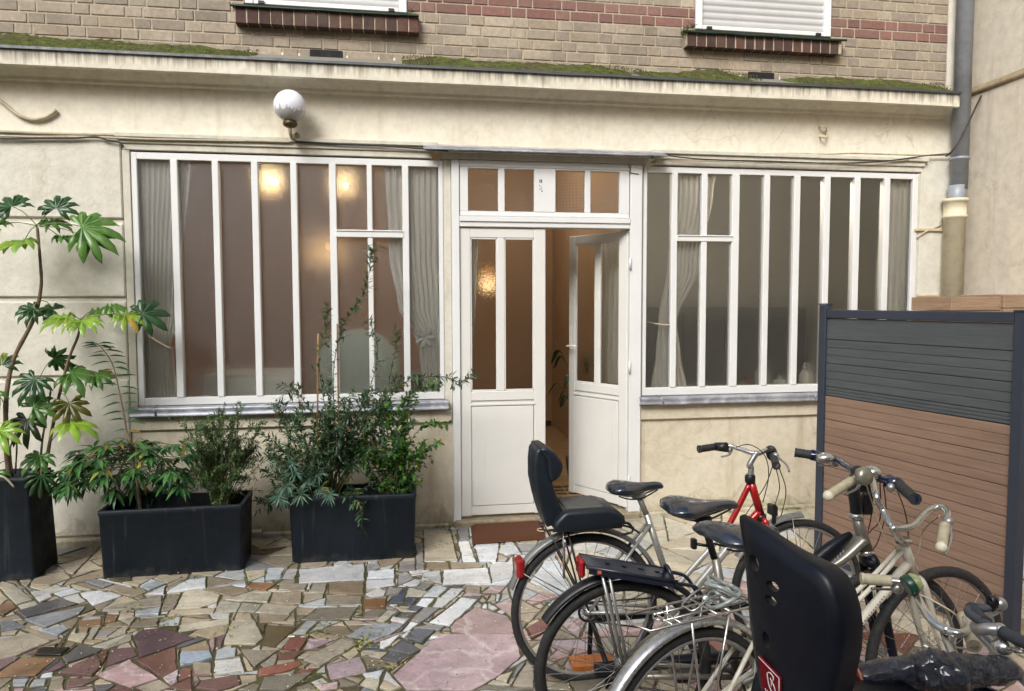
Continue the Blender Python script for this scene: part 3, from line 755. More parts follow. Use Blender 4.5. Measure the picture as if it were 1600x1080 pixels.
# dark cabinet in the right hand room
kc=empty('kitchen_cabinet',(3.6,2.9,.05),0,'dark cabinet block filling the lower half behind the right window','cabinet')
DKC=simple('dark_cabinet',srgb(84,84,80),.5,0,.15)
m=MB(); m.bbox((-1.35,-.3,0),(1.25,.35,1.58),.006); m.build('carcass',DKC,kc)
for i in range(5):
    m=MB(); m.bbox((-1.33+i*.51,-.325,.06),(-1.33+i*.51+.49,-.302,1.53),.004); m.build('cabinet_door',DKC,kc)
sk=empty('kitchen_worktop',(3.1,.6,.05),0,'grey worktop under the right window holding white bottles','worktop')
m=MB(); m.bbox((-.9,-.2,.82),(1.6,.4,.86),.005); m.build('worktop_slab',simple('grey_stone',srgb(150,150,146),.5),sk)
m=MB(); m.bbox((-.88,-.16,0),(1.58,.38,.819),.004); m.build('base_cabinet',DKC,sk)
BOT=simple('white_plastic',srgb(214,214,206),.35,0,.03)
for nm,px,h,r_,lab,mt in (('soap_bottle',1186,.27,.035,'white pump bottle on the worktop, farther from the fence',BOT),('soap_bottle',1256,.24,.04,'squat white bottle on the worktop close to the fence post',BOT),('spice_jar',1163,.14,.04,'amber jar on the worktop in the right window',simple('amber_glass',srgb(110,58,30),.2)),('glass_jar',1218,.15,.05,'wide pale jar on the worktop between the two white bottles',simple('pale_jar',srgb(170,176,170),.2))):
    x=onY(px,590,.45).x; o=empty(nm,(x,.45,.91),0,lab,'bottle' if 'bottle' in nm else 'jar')
    m=MB(); m.lathe((0,0,0),[(r_*.9,0),(r_,.01),(r_,h*.62),(r_*.45,h*.76),(r_*.4,h*.8)],16); m.build('body',mt,o)
    m=MB(); m.lathe((0,0,h*.8),[(r_*.45,0),(r_*.45,h*.1),(r_*.15,h*.12),(r_*.15,h*.2)],12)
    if nm=='soap_bottle': m.tube([(0,0,h),(0,0,h*1.02),(.04,-.0,h*1.01)],.006,6)
    m.build('lid',mt,o)
# a console with dark books near the right end of the left window
m=MB(); a=onY(642,583,.5); b=onY(695,620,.5); m.bbox((a.x,.4,.05),(b.x,.8,a.z),.01); tag(m.build('side_table',DKC),'dark low side table behind the last pane of the left window','table')
# lit lamps of the rooms, then unseen fill lights added to brighten them
def bulb(px,py,Y,power,rad,label,name,colr=(1,.72,.36),strength=22):
    p=onY(px,py,Y); e=empty(name,p,0,label,'lamp')
    m=MB(); m.sphere((0,0,0),rad,14,10); bm_=NT(name+'_glow'); em=bm_.n('ShaderNodeEmission'); em.inputs[0].default_value=(*colr,1); em.inputs[1].default_value=strength; bm_.l(em.outputs[0],bm_.out.inputs[0]); m.build('bulb',bm_.mat,e)
    m=MB(); m.lathe((0,0,rad*.8),[(rad*.4,0),(rad*.5,rad*.6),(rad*.2,rad*1.2)],12); m.tube([(0,0,rad*1.8),(0,0,3.5-p.z)],.004,5); m.build('lamp_holder',simple('brass_holder',srgb(120,100,60),.4,.8),e)
    l=bpy.data.lights.new(name+'_light','POINT'); l.energy=power; l.color=(1,.64,.30); l.shadow_soft_size=rad+.02; lo=bpy.data.objects.new(name+'_light',l); col.objects.link(lo); lo.parent=e; lo.location=(0,0,-rad-.05)
def fill_lamp(x,y,power,label):  # added light source, out of sight, that brightens a room
    e=empty('room_fill',(x,y,2.95 if y<.6 else 3.5),0,label,'lamp')
    m=MB(); m.lathe((0,0,-.05),[(.001,0),(.08,.006),(.10,.03),(.10,.048)],20); g_=NT('fill_diffuser'); em=g_.n('ShaderNodeEmission'); em.inputs[0].default_value=(1,.86,.7,1); em.inputs[1].default_value=2.0; g_.l(em.outputs[0],g_.out.inputs[0]); m.build('fill_diffuser',g_.mat,e)
    l=bpy.data.lights.new('fill_light','POINT'); l.energy=power; l.color=(1,.88,.72); l.shadow_soft_size=.02; lo=bpy.data.objects.new('fill_light',l); col.objects.link(lo); lo.parent=e; lo.location=(0,0,-.075)
bulb(430,285,1.6,.34,.026,'brighter glowing ceiling lamp in the fourth pane of the left window','pendant_lamp')
bulb(540,290,1.9,.30,.022,'glowing ceiling lamp beside the top vent of the left window','pendant_lamp')
bulb(515,385,3.3,.7,.05,'dim orange lamp deep in the room under the brighter lamps','pendant_lamp',(1,.5,.22),.5)
bulb(757,428,2.2,.28,.06,'orange lamp glowing through the closed door leaf','pendant_lamp',(1,.50,.18),.35)
fill_lamp(3.2,.40,36,'unseen fill light added for the right hand room, above the window head')
fill_lamp(-.7,.40,4,'unseen fill light added for the left hand room, above the window head')
fill_lamp(1.1,2.2,32,'unseen fill light added for the hall behind the open door')
# door mats
m=MB(); c=onZ(885,772,.052); 
mt=NT('lattice_mat'); 
rp=NT('rope_mat'); rp.base(srgb(120,96,66)); rp.rough(.9)
for i in range(7):
    t=-.30+i*.1
    m.tube([(c.x+t,c.y-.22,.062),(c.x+t+.0,c.y+.22,.062)],.012,6); 
for i in range(5):
    t=-.22+i*.11; m.tube([(c.x-.30,c.y+t,.066),(c.x+.30,c.y+t,.066)],.012,6)
tag(m.build('lattice_mat',rp.mat),'open lattice door mat just inside the threshold','mat')
m=MB(); mm=MB()
Q=[onZ(735,820),onZ(848,815),onZ(853,845),onZ(738,853)]
zt=.030; k=10; rows=[]
for i in range(k+1):
    r_=[]
    for j in range(16+1):
        u,v=j/16,i/k; p=Q[0].lerp(Q[1],u).lerp(Q[3].lerp(Q[2],u),v); e=min(u,1-u)*1.0<.01 or v<.01 or v>.99
        r_.append((p.x,p.y,.012 if e else zt+.003*noise.noise(Vector((p.x*9,p.y*9,0)))))
    rows.append(r_)
m.sheet(rows)
ct=NT('coir'); ct.base(ct.ramp(ct.noise(300,3,.8),[(.3,srgb(62,32,14)),(.7,srgb(120,70,36))])); ct.rough(1); ct.bump(ct.noise(420,3),1,.01)
cm=m.build('coir_doormat',ct.mat,fix=False); tag(cm,'brown coir doormat lying outside the threshold','mat')
m=MB(); c=onZ(847,828,.035); m.torus(c,.035,.004,(0,0,1),20,6); m.build('hanging_loop',simple('mat_loop',srgb(190,170,140),.7),cm)
# plant inside the doorway
pl=empty('room_plant',(onY(887,600,1.0).x+.10,1.0,.05),0,'dark leafed houseplant just visible behind the open door edge','plant')
m=MB(); m.lathe((0,0,0),[(.09,0),(.12,.22),(.11,.22),(.10,.2)],16); m.build('plant_pot',simple('dark_pot',srgb(60,56,50),.8),pl)
LFD=simple('house_leaf',srgb(34,58,30),.4)
m=MB(); q=random.Random(2)
for k in range(16):
    a=q.uniform(0,2*PI); hgt=q.uniform(.7,1.2); rad=q.uniform(.12,.22)
    P=spline([(0,0,.2),(rad*.2*math.cos(a),rad*.2*math.sin(a),hgt*.7),(rad*math.cos(a),rad*math.sin(a),hgt),(rad*1.5*math.cos(a),rad*1.5*math.sin(a),hgt-.12)],5)
    n_=len(P); m.tube(P,[.004+.018*max(0,math.sin(PI*max(0,(i/(n_-1)-.55)/.45))) for i in range(n_)],6,flat=.25)
m.build('foliage',LFD,pl)
# ================================================================ ground and crazy paving
gm_=NT('joint_earth'); cc=gm_.ramp(gm_.noise(7,7,.75),[(.3,srgb(60,54,38)),(.48,srgb(90,84,60)),(.58,srgb(76,82,40)),(.74,srgb(122,116,90))])
gm_.base(cc); gm_.rough(gm_.ramp(gm_.noise(3,4),[(.4,.25),(.6,.8)])); gm_.bump(gm_.noise(60,5,.7),.8,.01)
m=MB(); m.box((-40,-40,-.3),(40,.0,.0)); m.box((-40,.0,-.3),(40,40,-.002)); tag(m.build('ground',gm_.mat),kind='structure')
SC={'W':(222,226,228),'w':(196,199,198),'L':(150,150,150),'C':(188,180,160),'B':(168,157,138),'T':(146,136,118),'O':(142,112,86),'G':(98,100,106),'P':(186,156,150),
    'Q':(172,150,154),'V':(118,94,94),'R':(146,96,84),'K':(24,26,34),'M':(166,150,154),'S':(150,157,166),'D':(98,88,66),'X':(116,86,76)}
ST=[
('a','W',(475,490),(600,470),(740,505),(560,567)),('a','C',(20,485),(120,460),(205,530),(95,560)),('a','w',(180,485),(395,450),(430,460),(210,515)),
('a','W',(320,490),(440,458),(495,480),(370,513)),('a','W',(205,515),(300,492),(320,510),(235,545)),('a','B',(625,460),(700,432),(895,480),(800,517)),
('a','C',(730,425),(910,405),(830,450)),('a','w',(835,450),(950,412),(1010,430),(900,475)),('a','W',(880,500),(1005,440),(985,497)),
('a','W',(1000,492),(1020,470),(1130,410),(1245,400),(1240,460)),('a','B',(180,440),(205,400),(390,360),(435,400),(300,445)),('a','T',(280,295),(400,360),(270,365)),
('a','G',(90,600),(370,518),(480,550),(150,640)),('a','L',(140,650),(525,565),(480,620),(270,700)),('a','O',(470,690),(475,655),(615,640),(610,690)),('a','O',(630,670),(640,615),(720,615),(705,655)),
('a','w',(810,630),(815,600),(975,575),(960,620)),('a','B',(600,600),(700,560),(975,510),(975,570),(800,590)),('a','C',(1000,630),(1030,590),(1305,575),(1290,610)),
('a','C',(1070,725),(1080,685),(1389,635),(1380,670)),('a','T',(780,700),(800,670),(960,650),(950,690)),('a','L',(0,665),(80,655),(160,695),(0,725)),('a','S',(230,715),(380,680),(430,700),(340,750)),
('a','B',(-60,780),(190,730),(310,780),(100,870),(-60,905)),('a','K',(200,865),(240,820),(430,815),(370,868)),('a','O',(-60,1000),(130,872),(350,872),(220,985)),
('a','G',(370,880),(480,800),(630,825),(590,850),(400,920)),('a','V',(220,990),(370,892),(400,924),(300,970)),('a','V',(340,975),(590,860),(610,930),(560,990)),
('a','V',(630,935),(660,830),(800,810),(840,860),(790,875)),('a','V',(800,760),(850,710),(970,700),(1180,760),(850,880)),('a','X',(820,890),(1060,810),(1070,950),(970,1000)),
('a','Q',(580,985),(780,892),(960,1002),(780,1060)),('a','S',(1080,925),(1085,840),(1270,840),(1280,880),(1100,930)),('a','V',(1160,990),(1155,925),(1270,895),(1280,985)),
('a','W',(240,1000),(250,975),(330,960),(320,990)),('a','w',(70,1055),(70,1010),(180,1005),(150,1050)),('a','w',(165,1055),(200,1010),(280,1005),(270,1045)),('a','T',(290,1075),(300,1020),(390,1000),(385,1070)),
('a','V',(390,1060),(410,1000),(600,1000),(500,1050)),('a','L',(570,755),(600,710),(700,715),(640,755)),('a','C',(400,770),(420,735),(530,730),(500,790)),('a','O',(-40,600),(0,560),(80,545),(95,580),(20,625)),
('b','W',(640,430),(646,345),(815,330),(1042,315),(1040,410)),('b','w',(440,410),(450,345),(560,345),(528,400)),('b','w',(540,402),(572,345),(640,345),(622,400)),
('b','L',(1050,355),(1055,310),(1125,310),(1135,335)),('b','W',(1050,403),(1060,360),(1225,345),(1220,398)),('b','W',(1048,465),(1050,410),(1222,402),(1224,440)),
('b','W',(1045,495),(1130,455),(1170,480),(1160,505),(1080,520)),('b','L',(1240,445),(1245,375),(1310,370),(1340,400)),('b','B',(515,470),(530,435),(700,430),(680,480)),('b','O',(320,455),(370,420),(510,430),(450,475)),
('b','B',(700,480),(730,430),(820,430),(800,490)),('b','T',(820,490),(828,430),(1040,420),(1035,500)),('b','B',(460,545),(490,485),(660,480),(660,555)),('b','B',(670,555),(670,492),(798,490),(790,520)),
('b','B',(805,560),(810,498),(1030,505),(1025,560)),('b','B',(380,605),(430,550),(640,565),(590,615)),('b','B',(400,670),(400,618),(600,618),(560,655)),('b','T',(650,655),(770,575),(1005,570),(950,650)),
('b','C',(185,800),(230,670),(380,650),(430,760),(380,800)),('b','D',(420,800),(450,680),(640,690),(500,815)),('b','w',(605,740),(690,655),(765,660),(680,740)),('b','O',(1035,580),(1035,530),(1175,520),(1160,580)),
('b','C',(1100,660),(1180,590),(1240,605),(1160,665)),('b','S',(930,750),(1050,680),(1285,675),(1200,740),(1080,780)),('b','W',(1190,655),(1210,630),(1300,655),(1280,672)),('b','W',(1265,720),(1320,655),(1370,670),(1310,715)),
('b','W',(1125,820),(1130,780),(1285,725),(1165,822)),('b','R',(540,830),(600,755),(700,760),(660,830)),('b','Q',(664,830),(704,760),(860,770),(750,820)),('b','X',(510,895),(520,845),(680,835),(620,885)),
('b','R',(400,990),(405,940),(640,895),(670,920),(560,965)),('b','R',(620,975),(660,940),(760,940),(700,970)),('b','B',(665,890),(900,760),(1010,790),(770,930)),('b','M',(810,925),(1020,865),(1062,965),(830,1012)),
('b','w',(135,890),(140,825),(265,815),(265,870)),('b','w',(130,985),(135,900),(300,880),(325,960)),('b','T',(290,830),(520,835),(375,940)),('b','T',(400,1075),(430,1000),(740,960),(600,1060),(560,1075)),
('b','G',(1180,830),(1270,770),(1389,830),(1320,860)),('b','G',(1140,885),(1190,837),(1315,865),(1240,905)),('b','G',(1295,765),(1389,700),(1425,740),(1389,800)),('b','Q',(730,1040),(880,1020),(890,1060),(770,1075)),
('b','C',(1010,1040),(1050,1000),(1140,1010),(1110,1078)),('b','C',(1130,1060),(1150,1010),(1275,1060),(1200,1085)),('b','T',(5,980),(0,900),(120,910),(120,985)),('b','V',(20,1060),(60,1010),(280,980),(300,1040),(150,1085)),
('c','W',(505,440),(510,355),(780,340),(800,430)),('c','W',(805,425),(785,345),(800,315),(935,300),(935,395)),('c','w',(380,405),(385,368),(495,355),(505,435)),('c','W',(600,180),(665,175),(715,300),(630,300)),
('c','L',(595,100),(665,90),(670,165),(605,175)),('c','W',(700,215),(850,200),(825,250),(835,300),(725,300)),('c','W',(857,200),(945,195),(975,240),(890,265),(842,240)),('c','L',(955,195),(1080,190),(1060,235),(980,240)),
('c','L',(345,190),(390,190),(400,350),(345,350)),('c','L',(245,300),(343,297),(343,352),(240,358)),('c','B',(395,295),(390,110),(555,110),(600,290)),('c','T',(405,345),(410,300),(540,300),(550,345)),('c','T',(560,345),(550,300),(760,320),(740,335)),
('c','L',(350,460),(380,425),(450,435),(405,475)),('c','w',(385,510),(450,445),(545,455),(480,510)),('c','w',(490,510),(560,460),(640,465),(585,515)),('c','W',(425,665),(625,515),(725,530),(550,685)),('c','w',(445,570),(480,518),(580,520),(510,575)),
('c','W',(335,565),(380,520),(460,520),(420,575)),('c','L',(310,655),(400,572),(500,577),(375,670)),('c','G',(180,550),(210,505),(285,500),(270,555)),('c','G',(275,560),(290,510),(360,515),(320,570)),('c','G',(290,580),(330,562),(400,575),(360,598)),('c','G',(245,630),(260,600),(350,602),(320,632)),
('c','P',(550,690),(700,570),(900,625),(945,680),(940,725),(700,745),(560,720)),('c','Q',(205,985),(430,790),(500,740),(690,757),(940,740),(985,870),(860,980),(690,1075),(290,1075)),
('c','P',(815,555),(920,515),(945,600),(880,605)),('c','P',(745,485),(800,440),(900,440),(850,490)),('c','W',(780,575),(810,560),(840,585),(810,595)),('c','W',(740,575),(760,550),(780,560),(775,580)),('c','w',(830,600),(860,585),(890,605),(870,615)),
('c','C',(770,540),(800,495),(832,500),(825,535)),('c','T',(640,480),(650,450),(730,445),(740,490)),('c','G',(275,765),(340,702),(470,710),(380,790)),('c','L',(310,700),(430,680),(530,690),(490,715)),
('c','R',(1010,700),(1110,650),(1180,690),(1050,770)),('c','B',(920,1050),(1020,895),(1060,930),(1060,1060)),('c','Q',(1140,880),(1200,830),(1280,870),(1180,900)),('c','C',(845,985),(940,955),(900,1030),(820,1010)),
('c','P',(1010,540),(1100,480),(1220,510),(1050,560)),('c','W',(1030,420),(1120,300),(1200,290),(1290,470),(1200,500)),
]
OFF={'a':(0,800),'b':(300,800),'c':(560,800)}
def area(p): return 0.5*sum(p[i][0]*p[(i+1)%len(p)][1]-p[(i+1)%len(p)][0]*p[i][1] for i in range(len(p)))
def hull(pts):
    pts=sorted(set(pts)); 
    def half(ps):
        h=[]
        for p in ps:
            while len(h)>1 and (h[-1][0]-h[-2][0])*(p[1]-h[-2][1])-(h[-1][1]-h[-2][1])*(p[0]-h[-2][0])<=0: h.pop()
            h.append(p)
        return h[:-1]
    return half(pts)+half(pts[::-1])
def cut(poly,p,nrm):                        # split a convex polygon by a line; returns (inside, outside)
    A,B=[],[]; k=len(poly); d=[(q[0]-p[0])*nrm[0]+(q[1]-p[1])*nrm[1] for q in poly]
    for i in range(k):
        a,b=poly[i],poly[(i+1)%k]; da,db=d[i],d[(i+1)%k]
        if da<=0: A.append(a)
        if da>=0: B.append(a)
        if da*db<0:
            t=da/(da-db); q=(a[0]+(b[0]-a[0])*t,a[1]+(b[1]-a[1])*t); A.append(q); B.append(q)
    return (A if len(A)>2 else None),(B if len(B)>2 else None)
def subtract(poly,conv):                    # convex minus convex (ccw) = list of convex pieces
    out=[]; cur=poly
    for i in range(len(conv)):
        a,b=conv[i],conv[(i+1)%len(conv)]
        ins,o=cut(cur,a,(b[1]-a[1],-(b[0]-a[0])))
        if not ins or abs(area(ins))<1e-7: return [poly]
        if o: out.append(o)
        cur=ins
    return out
traced=[]
for s_ in ST:
    ox,oy=OFF[s_[0]]; pts=[]
    for (x,y) in s_[2:]:
        g=onZ(ox+x/3.858,oy+y/3.858,0.006); pts.append((g.x,g.y))
    h=hull(pts)
    if len(h)>2: traced.append((h,s_[1]))
q=random.Random(11)
X0,X1,Y0,Y1=-4.2,4.65,-6.0,-.03
def target(x,y):
    if x>1.0 and y>-1.9: return .085
    return .034 if q.random()<.5 else .085
def split(poly,out):
    A=abs(area(poly)); cx=sum(p[0] for p in poly)/len(poly); cy_=sum(p[1] for p in poly)/len(poly)
    if A<target(cx,cy_): out.append(poly); return
    # cut across the long axis, at a jaunty angle
    best=max(((math.hypot(a[0]-b[0],a[1]-b[1]),a,b) for a in poly for b in poly),key=lambda t:t[0])
    dxx,dyy=best[2][0]-best[1][0],best[2][1]-best[1][1]; an=math.atan2(dyy,dxx)+q.uniform(-.6,.6); t=q.uniform(.32,.68)
    p=(best[1][0]+dxx*t,best[1][1]+dyy*t)
    A_,B_=cut(poly,p,(math.cos(an),math.sin(an)))
    if A_ and B_: split(A_,out); split(B_,out)
    else: out.append(poly)
base=[]
split([(X0,Y0),(X1,Y0),(X1,Y1),(X0,Y1)],base)
def bb(p): return (min(a[0] for a in p),min(a[1] for a in p),max(a[0] for a in p),max(a[1] for a in p))
pieces=[(p,bb(p)) for p in base]
for h,_c in traced:
    hb=bb(h); nxt=[]
    for p,b in pieces:
        if b[2]<hb[0] or b[0]>hb[2] or b[3]<hb[1] or b[1]>hb[3]: nxt.append((p,b)); continue
        for r_ in subtract(p,h):
            if abs(area(r_))>.0004: nxt.append((r_,bb(r_)))
    pieces=nxt
def inset(poly,d):
    if area(poly)<0: poly=poly[::-1]
    cur=poly; k=len(poly)
    for i in range(k):
        a,b=poly[i],poly[(i+1)%k]; L=math.hypot(b[0]-a[0],b[1]-a[1])
        if L<1e-6: continue
        nrm=((b[1]-a[1])/L,-(b[0]-a[0])/L); p=(a[0]-nrm[0]*d,a[1]-nrm[1]*d)
        cur,_=cut(cur,p,nrm)
        if not cur: return None
    # drop doubles
    o=[]
    for v in cur:
        if not o or math.hypot(v[0]-o[-1][0],v[1]-o[-1][1])>.003: o.append(v)
    if len(o)>2 and math.hypot(o[0][0]-o[-1][0],o[0][1]-o[-1][1])<.003: o.pop()
    return o if len(o)>2 and abs(area(o))>.00025 else None
def zone(x,y):
    r=q.random()
    if y>-.62+.05*x and x<.4: pal='BTDLB'
    elif x>.95 and y>-2.2: pal='CCCCBCwCP'
    elif x>.5 and y>-1.6: pal='CWWwCB'
    elif y>-1.0: pal='WwBLTC'
    elif x<-.9 and y<-1.6: pal='VBTXGBTVQ'
    elif x>.55 and y<-1.5: pal='PQRBTMCB'
    elif x<-.2 : pal='BTCBDwBTC'
    else: pal='BTGLCWMB'
    return pal[int(r*len(pal))]
pv=MB()
def stone(poly,code,gap,z0):
    p=inset(poly,gap)
    if not p: return
    c=SC[code]; v=q.uniform(.94,1.12) if code not in 'Ww' else q.uniform(.93,1.06); w_=q.uniform(-5,5); cc=srgb(min(255,max(0,c[0]*v+w_)),min(255,max(0,c[1]*v)),min(255,max(0,c[2]*v-w_)))
    pv.cur=cc; pv.mi={'P':1,'Q':1,'W':1}.get(code,0)
    pts=[]
    for i in range(len(p)):
        a,b=p[i],p[(i+1)%len(p)]; L=math.hypot(b[0]-a[0],b[1]-a[1]); n=max(1,int(L/.035))
        for k in range(n):
            t=k/n; j=.0042 if L>.04 else .0014
            pts.append((a[0]+(b[0]-a[0])*t+q.uniform(-j,j),a[1]+(b[1]-a[1])*t+q.uniform(-j,j)))
    cx=sum(a[0] for a in pts)/len(pts); cy_=sum(a[1] for a in pts)/len(pts)
    h=z0+q.uniform(.003,.009); tx,ty=q.uniform(-.012,.012),q.uniform(-.012,.012)
    def zz(x,y): return h+tx*(x-cx)+ty*(y-cy_)
    n=len(pts); a=pv.add([(x,y,-.002) for x,y in pts]); b_=pv.add([(x,y,zz(x,y)-.0022) for x,y in pts])
    t_=pv.add([(x+(cx-x)*min(.5,.0035/max(.004,math.hypot(cx-x,cy_-y))),y+(cy_-y)*min(.5,.0035/max(.004,math.hypot(cx-x,cy_-y))),zz(x,y)) for x,y in pts])
    pv.bridge(a,b_,n); pv.bridge(b_,t_,n)
    ctr=pv.add([(cx,cy_,zz(cx,cy_))])
    for i in range(n): pv.face((t_+i,t_+(i+1)%n,ctr))
for h,c in traced: stone(h,c,.0042,.003)
for p,b in pieces:
    cx=(b[0]+b[2])/2; cy_=(b[1]+b[3])/2
    stone(p,zone(cx,cy_),q.uniform(.004,.008),.0)
def stonemat(name,veins):
    m=NT(name); at=m.n('ShaderNodeAttribute'); at.attribute_name='Col'
    n1=m.noise(9,8,.72,dist=.7); n2=m.noise(70,4,.7)
    cc=m.mix(1.0,at.outputs['Color'],m.ramp(n1,[(.28,.74),(.5,1.0),(.7,1.15)]),'MULTIPLY')
    cc=m.mix(1.0,cc,m.ramp(n2,[(.3,.82),(.6,1.06)]),'MULTIPLY')
    if veins:
        mg=m.n('ShaderNodeTexVoronoi',feature='DISTANCE_TO_EDGE'); mg.inputs['Scale'].default_value=3.2
        nz=m.n('ShaderNodeTexNoise'); nz.inputs['Scale'].default_value=3; nz.inputs['Detail'].default_value=7; m.l(m.tc.outputs['Object'],nz.inputs['Vector'])
        ad=m.n('ShaderNodeVectorMath',operation='MULTIPLY_ADD'); ad.inputs[1].default_value=(.6,.6,.6); m.l(nz.outputs['Color'],ad.inputs[0]); m.l(m.tc.outputs['Object'],ad.inputs[2]); m.l(ad.outputs[0],mg.inputs['Vector'])
        v=m.ramp(mg.outputs['Distance'],[(0,1.0),(.02,.5),(.07,0.0)]); v=m.math('MULTIPLY',v,m.ramp(m.noise(2.1,4),[(.36,0.0),(.5,1.0)]))
        cc=m.mix(m.math('MULTIPLY',v,.7),cc,srgb(226,214,212))
    else:
        s=m.ramp(m.noise(1,6,.7,vec=m.coord((5,26,5)),dist=1.5),[(.5,0.0),(.75,1.0)]); cc=m.mix(m.math('MULTIPLY',s,.35),cc,srgb(84,66,48))
    d=m.ramp(m.noise(1.7,6,.7,dist=.8),[(.50,0.0),(.66,1.0)]); cc=m.mix(m.math('MULTIPLY',d,.20),cc,srgb(72,66,44))
    wt_=m.ramp(m.noise(1.3,5,.6,dist=.6),[(.44,.78),(.58,1.0)]); cc=m.mix(1.0,cc,wt_,'MULTIPLY'); m.base(cc)
    wet=m.noise(1.3,5,.6,dist=.6); m.rough(m.ramp(wet,[(.44,.10),(.58,.46)])); m.b.inputs['Specular IOR Level'].default_value=.5
    b=m.bump(n1,.35,.006); m.bump(n2,.25,.002,chain=b); return m.mat
pv_o=pv.build('paving',[stonemat('crazy_paving',False),stonemat('marble_paving',True)],col_attr=True,fix=False)
tag(pv_o,kind='structure')
# weeds and litter in the joints
wd=MB(); q=random.Random(21)
for (px,py,n,s) in ((300,905,30,.012),(210,950,30,.012),(262,975,22,.015),(350,985,20,.013),(500,985,34,.014),(560,1010,40,.016),(590,998,26,.012),(605,1045,26,.014),(395,905,20,.01),(660,905,16,.01),(745,870,14,.01),(690,850,20,.012),(700,825,26,.016),(680,800,30,.02),(150,1030,18,.01),(480,1075,18,.012),(640,1000,18,.01),(730,935,16,.01),(1140,800,20,.014),(1225,790,26,.018)):
    g=onZ(px,py,.006)
    for k in range(n):
        x=g.x+q.gauss(0,.035); y=min(-.04,g.y+q.gauss(0,.05)); a=q.uniform(0,2*PI); L=q.uniform(.5,1.5)*s; wd_=L*.4
        ux,uy=math.cos(a),math.sin(a); z=.004+q.uniform(0,.012)
        c=q.choice([srgb(96,112,40),srgb(128,138,52),srgb(70,88,34),srgb(150,150,70)]); wd.cur=c
        i0=wd.add([(x,y,z),(x+ux*L*.5-uy*wd_,y+uy*L*.5+ux*wd_,z+L*.5),(x+ux*L,y+uy*L,z+L*.35),(x+ux*L*.5+uy*wd_,y+uy*L*.5-ux*wd_,z+L*.5)])
        wd.face((i0,i0+1,i0+2,i0+3))
WEED=NT('weed'); a_=WEED.n('ShaderNodeAttribute'); a_.attribute_name='Col'; WEED.base(a_.outputs['Color']); WEED.rough(.7)
tag(wd.build('joint_weeds',WEED.mat,col_attr=True,fix=False),'tiny green weeds sprouting in the paving joints','weeds',kind='stuff')
lt=MB()
for k in range(900):
    px=q.uniform(-60,900) if k%5 else q.uniform(900,1600); py=q.uniform(870,1085); g=onZ(px,py,.012); s=q.uniform(.003,.008); a=q.uniform(0,PI)
    if g.y>-.1: continue
    lt.cur=q.choice([srgb(206,200,184),srgb(150,130,90),srgb(184,170,130),srgb(90,70,44),srgb(216,214,206)])
    ux,uy=math.cos(a)*s,math.sin(a)*s; z=.013+q.uniform(0,.002)
    i0=lt.add([(g.x-ux,g.y-uy,z),(g.x+uy*.5,g.y-ux*.5,z+.003),(g.x+ux,g.y+uy,z+.001),(g.x-uy*.5,g.y+ux*.5,z+.002)]); lt.face((i0,i0+1,i0+2,i0+3))
tag(lt.build('litter_flakes',WEED.mat,col_attr=True,fix=False),'pale petals and leaf crumbs scattered on the paving','litter',kind='stuff')

# ================================================================ fence
FA=Vector((2.69,-1.175,0)); FB=Vector((2.925,-2.405,0)); fd=(FB-FA); FL=fd.length; fan=math.atan2(fd.y,fd.x)
fence=empty('composite_fence',FA,fan,'screen fence of dark grey and brown composite boards in a slate blue metal frame','fence')
FM=simple('anthracite_metal',srgb(60,66,78),.42,.3,.06,4,.05,80)
FT=1.648
def fpart(name,mb,mat,parent=fence): return mb.build(name,mat,parent)
for x in (0,FL):
    m=MB(); m.bbox((x-.028,-.028,0),(x+.028,.028,FT+(.03 if x==0 else .0)),.004); o=fpart('post',m,FM)
    m=MB(); m.bbox((x-.032,-.032,FT+.031 if x==0 else FT+.001),(x+.032,.032,FT+.040 if x==0 else FT+.010),.003); fpart('post_cap',m,FM,o)
m=MB(); m.bbox((.029,-.022,FT-.052),(FL-.029,.022,FT),.004); m.bbox((.029,-.016,.04),(FL-.029,.016,.07),.003); fpart('rail',m,FM)
def wpc(name,c):
    m=NT(name); n=m.noise(1,6,.7,vec=m.coord((4,4,90))); cc=m.ramp(n,[(.3,tuple(x*.8 for x in c)),(.7,tuple(min(1,x*1.15) for x in c))])
    e=m.ramp(m.noise(1,5,.65,vec=m.coord((1.2,1.2,9))),[(.3,.80),(.7,1.08)]); g_=m.math('ADD',m.math('SUBTRACT',.35,m.xyz()[2]),m.math('MULTIPLY',m.math('SUBTRACT',m.noise(8,6,.75),.5),.8)); cc=m.mix(1.0,cc,e,'MULTIPLY'); cc=m.mix(m.math('MULTIPLY',m.ramp(g_,[(.2,0.0),(.6,1.0)]),.5),cc,srgb(110,100,84)); m.base(cc); m.rough(.7); m.bump(m.noise(1,4,.7,vec=m.coord((10,10,260))),.3,.002); return m.mat
def boards(name,z0,z1,mat,tall=None):
    m=MB(); z=z1; i=0; H=.150; g=.0035
    while z>z0+.01:
        h=tall if (i==0 and tall) else H; zb=max(z-h,z0)
        # each board has two shallow grooves along it
        if i==0 and tall: m.bbox((.024,-.010,zb+g),(FL-.024,.010,z),.002)
        else:
            t=(z-zb)/3
            for k in range(3): m.bbox((.024,-.0105,z-(k+1)*t+(g if k==2 else .0016)),(FL-.024,.0105,z-k*t-.0003),.0022)
            m.box((.026,-.006,zb+g),(FL-.026,.006,z-.001))
        z=zb; i+=1
    return fpart(name,m,mat)
BD=1.100
m=MB(); m.box((.0235,-.003,.072),(FL-.0235,.003,FT-.054)); fpart('gap_blocker',m,FM)  # dark sheet added so no light shows through the board gaps
boards('grey_board',BD+.002,FT-.054,wpc('grey_composite',srgb(78,82,84)),tall=.135)
boards('brown_board',.072,BD,wpc('brown_composite',srgb(140,114,96)))
